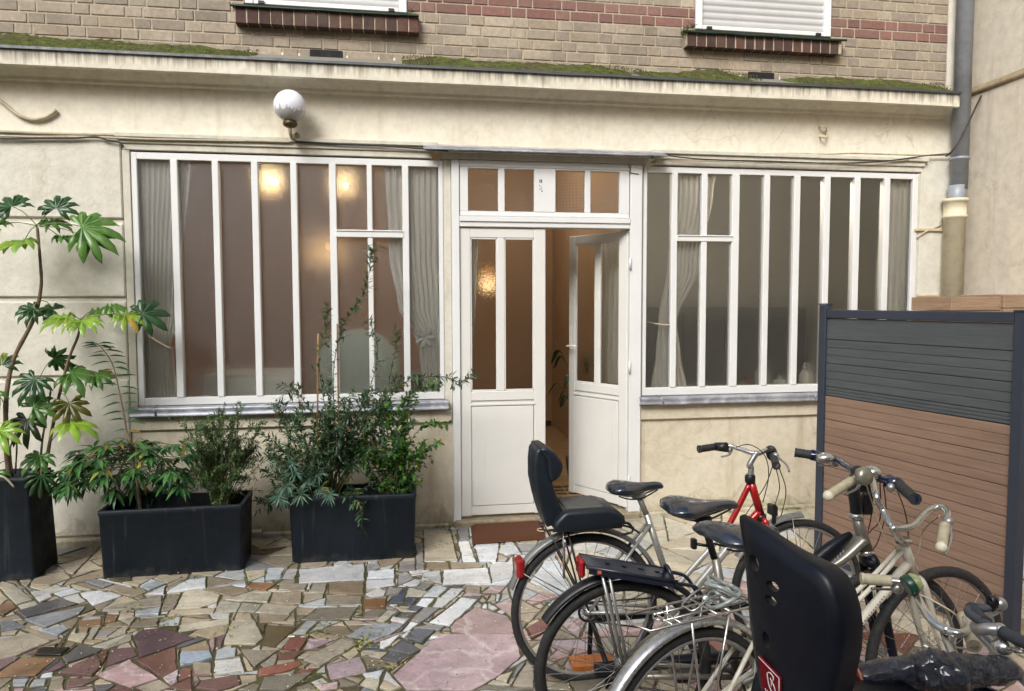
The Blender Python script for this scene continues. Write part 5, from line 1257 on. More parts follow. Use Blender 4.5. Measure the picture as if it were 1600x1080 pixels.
class Bike:
    def __init__(s,name,x,y,h,label,wb,r=.335,steer=0):
        s.h=R(h); s.o=Vector((x,y,0)); s.e=empty(name,(x,y,0),s.h,label,'bicycle','bicycles parked in the courtyard'); s.wb=wb; s.r=r; s.steer=R(steer)
        s.W=Matrix.Translation(s.o)@Matrix.Rotation(s.h,4,'Z'); s.Wi=s.W.inverted()
    def L(s,px,py,off=0.0):                 # spot of the photo on the bicycle's own plane, as a local point
        n=Vector((-math.sin(s.h),math.cos(s.h),0)); o=s.o+n*off; d=ray(px,py); t=((o-CAM).dot(n))/d.dot(n); return s.Wi@(CAM+d*t)
    def Z(s,px,py,z): return s.Wi@onZ(px,py,z)
    def add(s,name,mb,mat,parent=None,**k): return mb.build(name,mat,parent or s.e,**k)
    def wheel(s,front,tw=.018,rimm=None,spokes=32,discs=0,clr=None):
        r=s.r; m=MB(); ax=(0,1,0)
        m.arcband((0,0,0),r-.034,ax,(1,0,0),0,2*PI,[(0.0,-.011),(.010,-.012),(.010,.012),(0.0,.011),(-.006,0),(0,-.011)],56)
        w=m.build('wheel',rimm or ALUM,s.e); w.location=(s.wb if front else 0,0,r); w.rotation_euler=(0,0,s.steer if front else 0)
        m=MB(); m.torus((0,0,0),r-tw*.78,tw,ax,64,10,flat=.95); m.build('tyre',RUB,w)
        m=MB(); m.lathe((0,-.045,0),[(.006,-.02),(.012,-.008),(.024,0),(.024,.004),(.014,.010),(.014,.080),(.024,.086),(.024,.090),(.012,.098),(.006,.11)],14,ax); m.build('hub',ALUM,w)
        m=MB()
        for i in range(spokes):
            a=2*PI*i/spokes; sd=1 if i%2 else -1; b=a+(.55 if (i//2)%2 else -.55)
            m.tube([Vector((.022*math.cos(b),sd*.038,.022*math.sin(b))),Vector(((r-.034)*math.cos(a),sd*.004,(r-.034)*math.sin(a)))],.0013,4,caps=False)
        m.build('spokes',STEEL,w); return w
    def guard(s,front,a0,a1,mat,rad=.362,wd=.024,stay=True,name='mudguard'):
        c=Vector((s.wb if front else 0,0,s.r)); m=MB()
        prof=[(-.010,-wd),(.0,-wd*.85),(.006,-wd*.4),(.008,0),(.006,wd*.4),(0,wd*.85),(-.010,wd),(-.012,wd-.001),(-.002,wd*.8),(.0035,0),(-.002,-wd*.8),(-.012,-wd+.001),(-.010,-wd)]
        rot=Matrix.Rotation(s.steer if front else 0,3,'Z'); ax=rot@Vector((0,-1,0)); rf=rot@Vector((1,0,0))
        m.arcband(c,rad,ax,rf,R(a0),R(a1),prof,30); g=s.add(name,m,mat)
        if stay:
            m=MB()
            for aa in ((a1-14) if not front else a0+10,):
                p=c+rf*(rad*math.cos(R(aa)))+Vector((0,0,rad*math.sin(R(aa))))
                for sd in (-1,1): m.tube([p+ax*sd*wd,c+ax*sd*.055],.0022,5)
            m.build('guard_stay',STEEL,g)
        return g
    def tubes(s,name,lst,mat,parent=None):
        m=MB()
        for t in lst:
            P=t[0]; r_=t[1]; m.tube(spline(P,5) if len(P)>2 else P,r_,12)
        return s.add(name,m,mat,parent)
    def saddle(s,xr,xn,z,wd=.075,tilt=0.0,mat=None,post=None,postmat=None):
        m=MB(); L=xn-xr; secs=[]
        for (t,w,zt,th) in ((0,.55,-.012,.022),(.04,.85,.0,.040),(.14,1.0,.006,.058),(.30,.96,.002,.062),(.45,.66,-.004,.056),(.58,.40,-.006,.046),(.72,.27,-.004,.038),(.86,.23,-.002,.034),(.96,.20,-.006,.030),(1.0,.12,-.014,.016)):
            cx=xr+L*t; W=wd*w; ring=[]
            for i in range(16):
                a=2*PI*i/16; yy=W*math.copysign(abs(math.cos(a))**.75,math.cos(a)); zz=math.sin(a)
                zz=(zz*.22 if zz>0 else zz*.78)*th - (.35*W*(abs(yy)/max(W,1e-4))**2.2 if True else 0)*.6
                ring.append((cx,yy,z+zt+zz+tilt*(t-.5)))
            secs.append(ring)
        m.loft(secs); sd=s.add('saddle',m,mat or SAD)
        m=MB()
        for sy in (-1,1): m.tube(spline([(xr+L*.15,sy*.03,z-.045),(xr+L*.35,sy*.024,z-.062),(xr+L*.6,sy*.022,z-.060),(xr+L*.9,sy*.008,z-.03)],5),.0035,6)
        m.build('saddle_rails',BLK,sd)
        if post:
            m=MB(); m.tube(post,.0135,12); m.bbox((post[0][0]-.03,-.022,post[0][2]-.016),(post[0][0]+.03,.022,post[0][2]+.010),.004); s.add('seat_post',m,postmat or ALUM)
        return sd
    def drive(s,bb,mat=None,guard=False,ang=-30,crm=None):
        c=Vector(bb); m=MB(); m.torus(c+Vector((0,-.045,0)),.085,.0035,(0,1,0),40,6); m.lathe(c+Vector((0,-.048,0)),[(.02,0),(.083,.001),(.083,.006),(.02,.006)],32,(0,1,0)) if guard else None
        for i in range(5):
            a=2*PI*i/5; m.tube([c+Vector((0,-.045,0)),c+Vector((.085*math.cos(a),-.045,.085*math.sin(a)))],.006,6)
        ck=s.add('chainring',m,mat or ALUM)
        for sd in (-1,1):
            d=Vector((math.cos(R(ang)),0,math.sin(R(ang))))*(sd*.17); y=-.062 if sd>0 else .062
            m=MB(); m.tube([c+Vector((0,y*.6,0)),c+Vector((0,y,0)),c+d+Vector((0,y*1.1,0))],[.012,.013,.009],8); a=s.add('crank_arm',m,crm or ALUM)
            m=MB(); q_=c+d+Vector((0,y*1.1,0)); yo=-.09 if sd>0 else .09; m.bbox(q_+Vector((-.045,min(.01*(1 if yo>0 else -1),yo),-.012)),q_+Vector((.045,max(.01*(1 if yo>0 else -1),yo),.012)),.006); m.build('pedal',BLK,a)
        m=MB(); a,b=Vector((0,-.045,s.r)),c+Vector((0,-.045,0))
        m.tube([a+Vector((0,0,.042)),b+Vector((0,0,.086))],.0042,4); m.tube([a+Vector((0,0,-.042)),b+Vector((0,0,-.086))],.0042,4); m.torus(a,.042,.006,(0,1,0),20,6); s.add('chain',m,BLK)
    def bar(s,P,r,mat,grips,gripmat,stemP=None,stemmat=None,stemr=.012,gr=.0165):
        P=[Vector(p) for p in P]; m=MB(); m.tube(spline(P,7),r,10); b=s.add('handlebar',m,mat)
        for (g0,g1) in grips:
            m=MB(); g0,g1=Vector(g0),Vector(g1); N=12; m.tube([g0.lerp(g1,i/N) for i in range(N+1)],[gr*1.12 if i in(0,N) else gr*(1+.05*math.sin(i*2.2)) for i in range(N+1)],12); m.build('grip',gripmat,b)
        if stemP:
            m=MB(); m.tube(spline(stemP,5),stemr,10); c=Vector(stemP[-1]); m.sphere(c,stemr*1.15,12,8); s.add('stem',m,stemmat or ALUM)
        return b
    def lever(s,b,root,tip,mat,body=BLK):
        m=MB(); root,tip=Vector(root),Vector(tip); mid=root.lerp(tip,.5)+Vector((.02,0,-.006)); m.tube(spline([root,mid,tip],5),[.008,.0075,.007,.0065,.006,.0055,.005,.005,.005,.005,.006],7,flat=.7); m.sphere(root,.016,10,8)
        return m.build('brake_lever',mat,b)
    def cables(s,lst,mat=CAB,r=.0024):
        for P in lst:
            m=MB(); m.tube(spline(P,7),r,5); s.add('brake_cable',m,mat)
    def fork(s,top,mat,rr=.012,curve=.03,spread=.05):
        hub=Vector((s.wb,0,s.r)); top=Vector(top); m=MB(); rot=Matrix.Rotation(s.steer,3,'Z')
        for sd in (-1,1):
            o=rot@Vector((0,sd*spread,0)); a=top+o*.75; m.tube(spline([top+Vector((0,0,.02)),a+Vector((0,0,-.005)),a.lerp(hub+o,.55)+Vector((-curve*.5,0,0)),hub+o],6),[rr*1.15]*4+[rr]*8+[rr*.7]*20 if False else rr,8)
        m.sphere(top,rr*1.9,12,8,(1,1.6,.8)); return s.add('fork',m,mat)
    def stays(s,seat,bb,rr=.0075,sp=.055,up=None):
        m=[]
        hub=Vector((0,0,s.r))
        for sd in (-1,1):
            o=Vector((0,sd*sp,0)); m.append(([hub+o,Vector(seat)+o*.3],rr)); m.append(([hub+o,Vector(bb)+o*.45],rr*1.15))
        return m
def slab(prof,y0,y1,bev,seg=3):
    bm=bmesh.new(); a=[bm.verts.new((x,y0,z)) for x,z in prof]; f=bm.faces.new(a); r_=bmesh.ops.extrude_face_region(bm,geom=[f])
    for v in [g for g in r_['geom'] if isinstance(g,bmesh.types.BMVert)]: v.co.y=y1
    bmesh.ops.recalc_face_normals(bm,faces=bm.faces[:])
    ed=[e for e in bm.edges if abs(e.verts[0].co.y-e.verts[1].co.y)<1e-6]
    bmesh.ops.bevel(bm,geom=ed,offset=bev,segments=seg,affect='EDGES',profile=.6,clamp_overlap=True); return bm

# ---- A: silver fading to red, padded child seat on the carrier
A=Bike('bicycle',.811,-2.334,1.8,'silver bicycle with a bright red front frame and padded dark child seat, nearest the door',1.045)
A.wheel(False,.019); A.wheel(True,.019)
A.guard(False,18,161,GREYG,.364,.027); A.guard(True,88,150,GREYG,.364,.027,True)
L=A.L; bb=Vector((.445,0,.285)); st=L(1005,800)
ht,hb=L(1172,748),L(1189,806)
fr=[([bb,Vector((.285,0,.745))],.0155)]+A.stays((.30,0,.70),bb)
A.tubes('frame',fr,GREYP)
m=MB(); m.tube(spline([ht+Vector((0,0,-.02)),L(1141,817),L(1124,838),L(1107,860),L(1073,898),L(1048,930)],5),.0135,12); m.tube(spline([hb+Vector((-.01,0,.02)),L(1156,832),L(1114,885),L(1091,913),bb],5),.0185,12); m.tube([ht,hb],.0185,14); A.add('front_frame',m,FADE)
A.fork(hb+Vector((.01,0,-.03)),REDP,.013)
A.saddle(.106,.362,.885,.078,0.0,post=[Vector((.245,0,.835)),Vector((.29,0,.73))])
A.drive(bb,guard=True,ang=-60)
stm=[ht,ht+Vector((.005,0,.05)),L(1171,727),L(1181,709)]
zc=A.L(1181,709).z
bp=[A.Z(1150,697,zc+.02),A.Z(1165,706,zc+.01),A.L(1181,709),A.L(1200,704)+Vector((.01,-.05,.01)),A.Z(1207,706,zc+.01)]
g0,g1=A.Z(1092,702,zc+.01),A.Z(1118,698,zc+.015); g2,g3=A.Z(1206,706,zc+.0),A.Z(1213,728,zc-.02)
ba=A.bar([g0,g1,A.Z(1140,697,zc+.02),A.Z(1152,700,zc+.015),A.L(1181,709),A.Z(1196,704,zc+.01),g2,g3],.0115,CHR,[(g0,g1),(g2,g3)],GRB,stm,ALUM,.0135,.017)
m=MB(); c=A.Z(1135,699,zc+.02); m.tube([g1,c],[.020,.024],12); m.build('twist_shifter',BLK,ba)
m=MB(); m.tube([A.Z(1204,704,zc+.005),A.Z(1207,712,zc-.005)],.026,12); m.build('twist_shifter',BLK,ba)
A.lever(ba,A.Z(1140,703,zc),A.Z(1128,714,zc-.02),ALUM); A.lever(ba,A.Z(1212,712,zc),A.Z(1233,737,zc-.03),ALUM)
m=MB(); m.lathe(ht,[(.021,-.02),(.024,-.01),(.024,.012),(.019,.02)],16); A.add('headset_cup',m,BLK)
m=MB(); m.lathe(hb,[(.024,-.02),(.024,.008)],16); A.add('headset_cup',m,BLK)
def far(b,px,py,off=.03): return b.L(px,py,off)
A.cables([[A.Z(1208,726,zc-.02),far(A,1195,760),far(A,1168,800),far(A,1150,830)],[A.Z(1212,730,zc-.02),A.L(1218,760),A.L(1212,785),A.L(1205,800)],[A.Z(1216,728,zc-.02),A.L(1228,765),A.L(1222,800),A.L(1216,815)],[A.Z(1150,699,zc+.03),A.Z(1172,695,zc+.06),A.Z(1195,712,zc+.02),A.L(1201,745),A.L(1192,785)]])
m=MB(); c=A.L(1207,795); m.bbox(c+Vector((-.012,-.03,-.03)),c+Vector((.012,.03,.02)),.004); m.bbox(c+Vector((-.02,-.035,-.06)),c+Vector((.0,-.025,.03)),.003); A.add('brake_caliper',m,BLK)
# reflectors and lights
m=MB(); c=A.L(813,886); m.bbox(c+Vector((-.022,-.035,-.045)),c+Vector((.016,.035,.045)),.012); m.box(c+Vector((.012,-.006,-.01)),c+Vector((.035,.006,.01))); A.add('tail_light',m,REDL)
m=MB()   # carrier
for sy in (-.055,.055): m.tube(spline([(-.20,sy,.715),(-.0,sy,.72),(.16,sy,.715),(.24,sy*.6,.67)],5),.005,6); m.tube([(-.10,sy,.715),(0,sy,.335)],.0045,6); m.tube([(-.18,sy,.712),(0,sy,.345)],.004,6)
for x in (-.2,-.05,.1): m.tube([(x,-.055,.716),(x,.055,.716)],.0045,6)
A.add('carrier',m,BLK)
# padded child seat: outline read in the bicycle's plane
Zp=lambda x,y: A.L(780+x/2.7,680+y/2.7)
po=lambda P:[(Zp(x,y).x,Zp(x,y).z) for x,y in P]
back=po([(133,110),(134,180),(148,250),(170,325),(186,368),(250,352),(252,300),(238,272),(214,205),(208,180),(200,150),(196,80),(180,45),(150,40),(138,60)])
m=MB(); m.smooth=True; m.frombm(slab(back,-.078,.078,.016)); cs=A.add('child_seat',m,SEATM)
head=po([(150,40),(183,36),(214,55),(240,90),(247,108),(246,128),(236,152),(214,172),(196,176),(188,150),(184,90),(165,60)])
m=MB(); m.smooth=True; m.frombm(slab(head,-.098,.098,.022)); m.build('headrest',SEATM,cs)
seat_=po([(205,360),(212,335),(245,300),(262,292),(420,280),(470,292),(494,312),(498,335),(480,352),(400,368),(300,376),(215,376)])
m=MB(); m.smooth=True; m.frombm(slab(seat_,-.12,.12,.02)); m.build('seat_base',SEATM,cs)
a=po([(262,290),(416,279)]); m=MB(); m.bbox((a[0][0],-.085,a[1][1]-.018),(a[1][0],.085,a[1][1]+.006),.006,mat=None); m.build('seat_pad',simple('grey_pad',srgb(84,84,82),.8,0,.1,40,.6,220),cs)
m=MB(); z_=seat_[-1][1]
for sy in (-.08,.08): m.tube([(-.17,sy,z_-.004),(.14,sy,z_-.004)],.007,6); m.tube(spline([(.10,sy,z_),(.17,sy,z_+.01),(.19,sy,z_-.03),(.14,sy,z_-.04)],5),.005,6)
m.build('seat_rail',BLK,cs)
m=MB(); m.torus((-.115,-.06,.66),.022,.004,(1,0,0),16,6); m.tube([(-.115,-.06,.74),(-.115,-.06,.5)],.006,6); m.build('strap_buckle',CHR,cs)

# ---- B: taupe bicycle with black rack
B=Bike('bicycle',.816,-2.878,-2.1,'taupe bicycle with black plastic mudguards, pierced black rack and upright black handlebar',1.045,steer=2)
B.wheel(False,.020,BLK); B.wheel(True,.020)
B.guard(False,20,146,BLK,.368,.032,False)
m=MB(); 
for sy in (-.05,.05): m.tube([(-.10,sy,.725),(-.01,sy,.345)],.0065,6); m.tube([(-.075,sy,.725),(.005,sy,.345)],.0065,6)
B.add('rack_strut',m,ALUM)
def tilt(x,z): return z-.235*(x+.155)*.9
m=MB(); m.smooth=False
prof=[(-.155,.755),(.175,tilt(.175,.755)),(.175,tilt(.175,.735)),(-.155,.735)]
# pierced plate: strips with round openings left between them
X_=[-.155,-.075,-.055,-.012,.008,.052,.072,.115,.135,.175]
for i in range(9):
    a,b=X_[i],X_[i+1]
    if i%2==0: P=[(a,-.06,tilt(a,.755)),(b,-.06,tilt(b,.755)),(b,.06,tilt(b,.755)),(a,.06,tilt(a,.755))]; m.prism(P,(0,0,-.012))
    else:
        for (ya,yb) in ((-.06,-.012),(.012,.06)): P=[(a,ya,tilt(a,.755)),(b,ya,tilt(b,.755)),(b,yb,tilt(b,.755)),(a,yb,tilt(a,.755))]; m.prism(P,(0,0,-.012))
for sy in (-.063,.063): m.tube([(-.16,sy,tilt(-.16,.752)),(.18,sy,tilt(.18,.752))],.007,8); m.prism([(-.15,sy-.004,tilt(-.15,.745)),(.165,sy-.004,tilt(.165,.745)),(.165,sy-.004,tilt(.165,.728)),(-.15,sy-.004,tilt(-.15,.728))],(0,.008,0))
m.tube(spline([(.17,-.06,.675),(.25,-.055,.655),(.29,-.045,.60),(.31,-.03,.56)],5),.007,7); m.tube(spline([(.17,.06,.675),(.25,.055,.655),(.29,.045,.60),(.31,.03,.56)],5),.007,7)
m.torus((.17,0,.685),.035,.008,(1,0,.3),18,6)
rk=B.add('rack',m,simple('rack_plastic',srgb(24,32,48),.34,0,.2,10,coat=.2))
m=MB(); m.bbox((-.178,-.038,.700),(-.156,.038,.765),.008); m.build('tail_light',REDL,rk)
m=MB(); m.box((-.12,-.0685,.726),(-.105,-.0680,.740)); m.build('orange_sticker',simple('orange_decal',srgb(206,98,56),.5),rk)
L=B.L; bb=Vector((.44,0,.285)); ht,hb=L(1338,806),L(1354,862)
fr=[([bb,L(1118,872)],.0165)]+B.stays((.37,0,.64),bb,.009); B.tubes('frame',fr,TAUPE)
m=MB(); P=spline([hb+Vector((-.02,0,.055)),L(1318,868),L(1290,888),L(1240,925),L(1190,965),bb],6); n=len(P)
m.tube(P,[.040-.020*min(1,i/n*1.4) for i in range(n)],14,flat=.62); m.tube([ht,hb],[.019,.026],14); B.add('down_tube',m,TAUPE)
m=MB(); P=spline([L(1330,834),L(1312,848),L(1290,866),L(1262,890),L(1230,912)],6); m.tube(P,[.008+.016*math.sin(PI*i/(len(P)-1)) for i in range(len(P))],10,flat=1.35); pn=B.add('battery_cover',m,NAVY)
m=MB(); q=random.Random(3)
for k in range(7):
    p=L(1284+k*4.3,884-k*4.6); p.y-=.034; m.box(p+Vector((-.0022,0,-.006)),p+Vector((.0022,.002,.005)))
m.build('cover_lettering',simple('pale_letter',srgb(150,160,172),.5),pn)
B.fork(hb+Vector((.012,0,-.035)),NAVY,.017,.0)
m=MB(); m.lathe(ht,[(.020,-.012),(.027,-.008),(.027,.004),(.022,.012)],18); B.add('headset_cup',m,CHR); m=MB(); m.lathe(hb,[(.027,-.014),(.029,.0),(.026,.008)],18); B.add('headset_cup',m,CHR)
sdl=B.saddle(.149,.432,.957,.104,-.005,post=[Vector((.296,0,.895)),L(1116,872)],postmat=BLK)
m=MB(); c=L(1092,850)+Vector((-.01,0,.0)); m.bbox(c+Vector((-.02,-.012,-.018)),c+Vector((.0,.012,.022)),.004); m.tube([c,c+Vector((.05,0,-.01))],.006,6); B.add('reflector_bracket',m,BLK)
B.drive(bb,mat=BLK,ang=20)
m=MB(); c=Vector((.0,-.06,.27)); m.bbox(c+Vector((-.03,-.012,-.01)),c+Vector((.02,.012,.05)),.006); m.tube(spline([c,c+Vector((.0,0,-.06)),c+Vector((.03,0,-.11))],4),.012,7,flat=.6); m.torus(c+Vector((.03,0,-.11)),.022,.006,(0,1,0),16,6); B.add('derailleur',m,BLK)
zb=1.045
g0,g1=B.Z(1242,707,zb+.02),B.Z(1268,711,zb+.015); g2,g3=B.Z(1404,757,zb),B.Z(1430,780,zb-.01)
bars=[g0,g1,B.Z(1300,716,zb+.01),B.Z(1330,733,zb),B.Z(1352,742,zb),B.Z(1380,750,zb),g2,g3]
bc=B.bar(bars,.0135,NAVYG,[(g0,g1),(g2,g3)],GRB,[ht,ht+Vector((-.004,0,.05)),L(1333,760),B.Z(1340,738,zb)],BLK,.023,.019)
for aa_,bb_,ra_ in ((g1,B.Z(1285,714,zb),[.022,.026]),(B.Z(1388,752,zb),g2,[.026,.022])):
    m=MB(); m.tube([aa_,bb_],ra_,12); m.build('twist_shifter',NAVYG,bc)
m=MB(); c=B.Z(1290,716,zb+.015); m.sphere(c,.030,14,10,(1.3,1,.8)); m.build('shifter_housing',CHR,bc)
B.lever(bc,B.Z(1305,724,zb-.01),B.Z(1279,727,zb-.035),ALUM); B.lever(bc,B.Z(1392,762,zb-.01),B.Z(1436,788,zb-.05),ALUM)
m=MB(); c=B.Z(1350,752,zb-.06); m.lathe(c,[(.02,-.03),(.045,-.02),(.05,.02),(.046,.035)],18,(1,-.3,0)); hl=B.add('headlight',m,BLK)
m=MB(); m.lathe(c,[(.043,.036),(.0,.040)],18,(1,-.3,0)); m.build('lens',CHR,hl)
m=MB(); c=L(1345,800)+Vector((.01,0,.02)); m.bbox(c+Vector((-.005,-.014,-.03)),c+Vector((.035,.014,.055)),.006); B.add('bracket',m,BLK)
m=MB(); c=B.Z(1362,738,zb+.03); m.sphere(c,.034,14,10,(1,1,.75)); m.build('bell',CHR,bc)
B.cables([[B.Z(1362,752,zb-.02),L(1362,800),L(1356,830),L(1350,845)],[B.Z(1375,754,zb-.02),L(1375,810),L(1362,828),L(1352,838)],[B.Z(1400,762,zb-.02),B.L(1414,800),B.L(1419,840),B.L(1412,870)],[B.Z(1380,756,zb),L(1384,800),L(1370,850),L(1355,865)]],simple('red_brown_cable',srgb(64,24,20),.5))

# ---- C: old cream mixte with chrome guard and rack
C=Bike('bicycle',.905,-3.30,16.8,'old cream mixte bicycle with chrome rear mudguard, wire rack and faded cream grips',1.20,steer=-8)
C.wheel(False,.017); C.wheel(True,.021)
C.guard(False,14,186,CHROMEF,.366,.026,True)
L=C.L; ht,hb=L(1411,846),L(1429,902); bb=Vector((.50,0,.285))
# the seat tube and rack stand over the rear wheel
stp=Vector((.30,0,.72))
lst=[([bb,stp],.0145),([ht,hb],.0185),([hb+Vector((-.005,0,.03)),L(1416,884),L(1377,932),L(1339,979),bb],.0165)]
for sy,(a,b) in ((.018,((1405,857),(1334,928))),(-.018,((1409,863),(1339,940)))): lst.append(([L(*a,sy),L(*b,sy),Vector((.36,sy,.50)),Vector((.0,sy*3,.34))],.0085))
lst+=C.stays(stp+Vector((0,0,-.04)),bb)
cf=C.tubes('frame',lst,CREAMP)
m=MB()
a_,b_=L(1339,979),L(1377,932); ax=(b_-a_).normalized(); up_=Vector((-ax.z,0,ax.x))
for k in range(12): 
    p=a_+ax*(.004+.0135*k)+up_*.007; p.y-=.0148; m.lathe(p,[(.0028,-.0015),(.0028,.0012)],6,(0,1,0))
for k,(w1) in enumerate((0,1,2,3)):
    p=a_+ax*(.010+.038*k)-up_*.007; p.y-=.0158; mt_=Matrix.Translation(p)@Matrix.Rotation(-math.atan2(ax.z,ax.x),4,'Y')
    if w1 in (0,3): m.torus(p,.0075,.0022,(0,1,0),12,5)
    else:
        for dx_ in (-.007,0,.007) if w1==1 else (-.006,.006): m.box((dx_-.0016,-.001,-.008),(dx_+.0016,.001,.008),mt_)
        m.box((-.007,-.001,.0045 if w1==1 else -.0015),(.007,.001,.0075 if w1==1 else .0015),mt_)
m.build('frame_decal',simple('dark_decal',srgb(38,50,52),.5),cf)
C.fork(hb+Vector((.012,0,-.02)),CREAMP,.0125,.02)
m=MB(); m.lathe(ht,[(.020,-.012),(.027,-.006),(.027,.002),(.030,.004),(.030,.008),(.022,.014)],20); C.add('headset_cup',m,CHR); m=MB(); m.lathe(hb,[(.026,-.014),(.026,.006)],18); C.add('headset_cup',m,CHR)
C.saddle(.06,.345,.968,.118,-.03,post=[Vector((.235,0,.90)),stp],postmat=ALUM)
C.drive(bb,guard=False,ang=40)
zc=.93
gl0,gl1=C.Z(1294,775,1.04),C.Z(1330,752,1.06); gr0,gr1=C.Z(1476,822,.95),C.Z(1471,855,.92)
cb=C.bar([gl0,gl1,C.Z(1346,742,1.07),C.Z(1362,748,1.06),C.Z(1369,775,1.02),C.Z(1380,798,.97),C.Z(1396,824,.93),C.Z(1425,822,.93),C.Z(1448,800,.95),C.Z(1468,792,.965),C.Z(1480,800,.965),gr0,gr1],.0118,CHR,[(gl0,gl1),(gr0,gr1)],GRC,[ht,C.Z(1404,840,.87),C.Z(1396,826,.93)],CHR,.0125,.0165)
m=MB(); m.lathe(C.Z(1350,744,1.09),[(.001,-.016),(.030,-.014),(.033,0),(.030,.014),(.010,.018)],20,(.0,-1,.25)); m.build('bell',simple('dull_bell',srgb(150,148,132),.35,.7),cb)
C.lever(cb,C.Z(1344,752,1.05),C.Z(1322,772,1.02),ALUM); C.lever(cb,C.Z(1482,815,zc+.03),C.Z(1477,866,zc-.03),ALUM)
for P in ([gl0],[gr1]):
    m=MB(); m.sphere(P[0],.018,10,8); m.build('grip_cap',simple('cap_cream',srgb(206,200,176),.5),cb)
C.cables([[C.Z(1468,806,zc+.02),C.L(1442,830),C.L(1436,860),C.L(1424,880)],[C.Z(1352,752,1.04),L(1380,835),L(1395,850),L(1404,865)]],simple('cream_cable',srgb(170,158,128),.5),.0026)
m=MB(); zr=.738
lp_=[(-.215,-.062),(-.235,0),(-.215,.062),(.19,.066),(.215,.04),(.215,-.04),(.19,-.066)]
m.tube([(x,y,zr) for x,y in lp_],.0042,6,closed=True)
for y in (-.024,.024): m.tube([(-.14,y,zr),(.21,y,zr)],.0036,6)
m.tube([(-.14,-.024,zr),(-.155,0,zr),(-.14,.024,zr)],.0036,6)
for x in (-.13,-.10,.04,.09,.19): m.tube([(x,-.064,zr),(x,.064,zr)],.0036,6)
for y in (-.06,.06): m.tube([(-.06,y,zr),(0,y,.34)],.004,6); m.tube([(.09,y,zr),(.01,y,.34)],.004,6); m.tube(spline([(.19,y,zr),(.24,y*.7,.72),(.28,y*.3,.70)],4),.004,6)
m.tube(spline([(.16,-.03,zr+.005),(.06,-.03,zr+.045),(-.02,-.028,zr+.012),(-.03,0,zr+.01),(-.02,.028,zr+.012),(.06,.03,zr+.045),(.16,.03,zr+.005)],5),.0034,6)
C.add('wire_rack',m,CHR)
m=MB(); P=[]
for i in range(60):
    t=i/59*2*PI*3.4; P.append((.115+.045*math.cos(t)*(1+.2*math.sin(t*.7)),.0+.055*math.sin(t),zr+.03+.03*math.sin(t*.55)+.012*math.cos(t*1.7)))
m.tube(P,.007,7); P2=spline([P[-1],(.2,-.05,.66),(.19,-.07,.52),(.21,-.07,.42),(.30,-.07,.40),(.36,-.06,.47)],6); m.tube(P2,.0045,6)
C.add('coiled_lock',m,simple('clear_grey_cable',srgb(150,158,156),.25,.1,.1,20,coat=.6))

# ---- D: dark child seat bicycle, nearest the camera but one
Dk=Bike('bicycle',.38,-4.36,17,'navy bicycle carrying a tall dark child seat shell, closest to the bottom of the photo',1.06,steer=-4)
Dk.wheel(False,.019); Dk.wheel(True,.019); Dk.guard(False,20,160,BLK,.364,.028,False)
bb=Vector((.44,0,.285)); ht,hb=Vector((.86,0,.80)),Vector((.90,0,.66))
Dk.tubes('frame',[([bb,Vector((.31,0,.70))],.016),([ht,hb],.019),([hb+Vector((-.01,0,.03)),Vector((.70,0,.47)),bb],.018),([ht+Vector((0,0,-.03)),Vector((.60,0,.56)),Vector((.36,0,.52))],.014)]+Dk.stays((.32,0,.66),bb),NAVYG)
Dk.fork(hb+Vector((.01,0,-.03)),NAVYG); Dk.drive(bb)
W2L=Dk.Wi
# shell: its outline stands in a plane square to the bicycle
hd_=Vector((math.cos(Dk.h),math.sin(Dk.h),0)); rg=Vector((math.sin(Dk.h),-math.cos(Dk.h),0))
S0=onZ(1158,808,1.27)
def sp(px,py):
    d=ray(px,py); t=((S0-CAM).dot(hd_))/d.dot(hd_); return CAM+d*t
out_px=[(1155,805),(1176,817),(1205,838),(1237,862),(1262,877),(1280,888),(1295,905),(1306,930),(1314,960),(1317,990),(1315,1025),(1308,1060),(1300,1095),(1292,1130),(1278,1160),(1255,1180),(1222,1180),(1200,1140),(1192,1090),(1180,1030),(1172,970),(1168,920),(1164,865)]
OP=[W2L@sp(*p) for p in out_px]
cxx=sum((p for p in OP),Vector())/len(OP)
WT=[.10,.18,.30,.48,.66,.80,.92,1,1,1,1,1,1,1,1,.9,.7,.5,.35,.25,.18,.14,.12]
WT=(WT+[.12]*30)[:len(OP)]
def ringat(k,w): return [cxx+(p-cxx)*k+Vector((w if w<.03 else .012+(w-.012)*g_,0,0)) for p,g_ in zip(OP,WT)]
m=MB(); m.loft([ringat(.30,-.016),ringat(.80,-.013),ringat(.95,-.006),ringat(.99,.0),ringat(1.0,.008),ringat(1.0,.048),ringat(.99,.052),ringat(.975,.046),ringat(.965,.012),ringat(.80,.004),ringat(.30,.001)]); 
shell=Dk.add('child_seat',m,NAVY)
holes=[(1187,878,6.5,14,-22),(1216,914,6.5,11.5,-55),(1214,936,6.0,11,-52),(1206,998,5.5,14.0,-14)]
hm=MB()
for (px,py,rx,ry,an) in holes:
    P=[]
    for i in range(20):
        t=2*PI*i/20; x=rx*math.cos(t); y=ry*math.sin(t); a=R(an); P.append(W2L@sp(px+x*math.cos(a)-y*math.sin(a),py+x*math.sin(a)+y*math.cos(a))+Vector((-.15,0,0)))
    hm.prism(P,(.36,0,0))
cut_o=Dk.add('cutter',hm,NAVY); bpy.context.view_layer.update()
md=shell.modifiers.new('b','BOOLEAN'); md.object=cut_o; md.operation='DIFFERENCE'; md.solver='EXACT'
dg=bpy.context.evaluated_depsgraph_get(); nme=bpy.data.meshes.new_from_object(shell.evaluated_get(dg)); shell.modifiers.clear(); old=shell.data; shell.data=nme; bpy.data.objects.remove(cut_o,do_unlink=True)
for p in nme.polygons: p.use_smooth=True
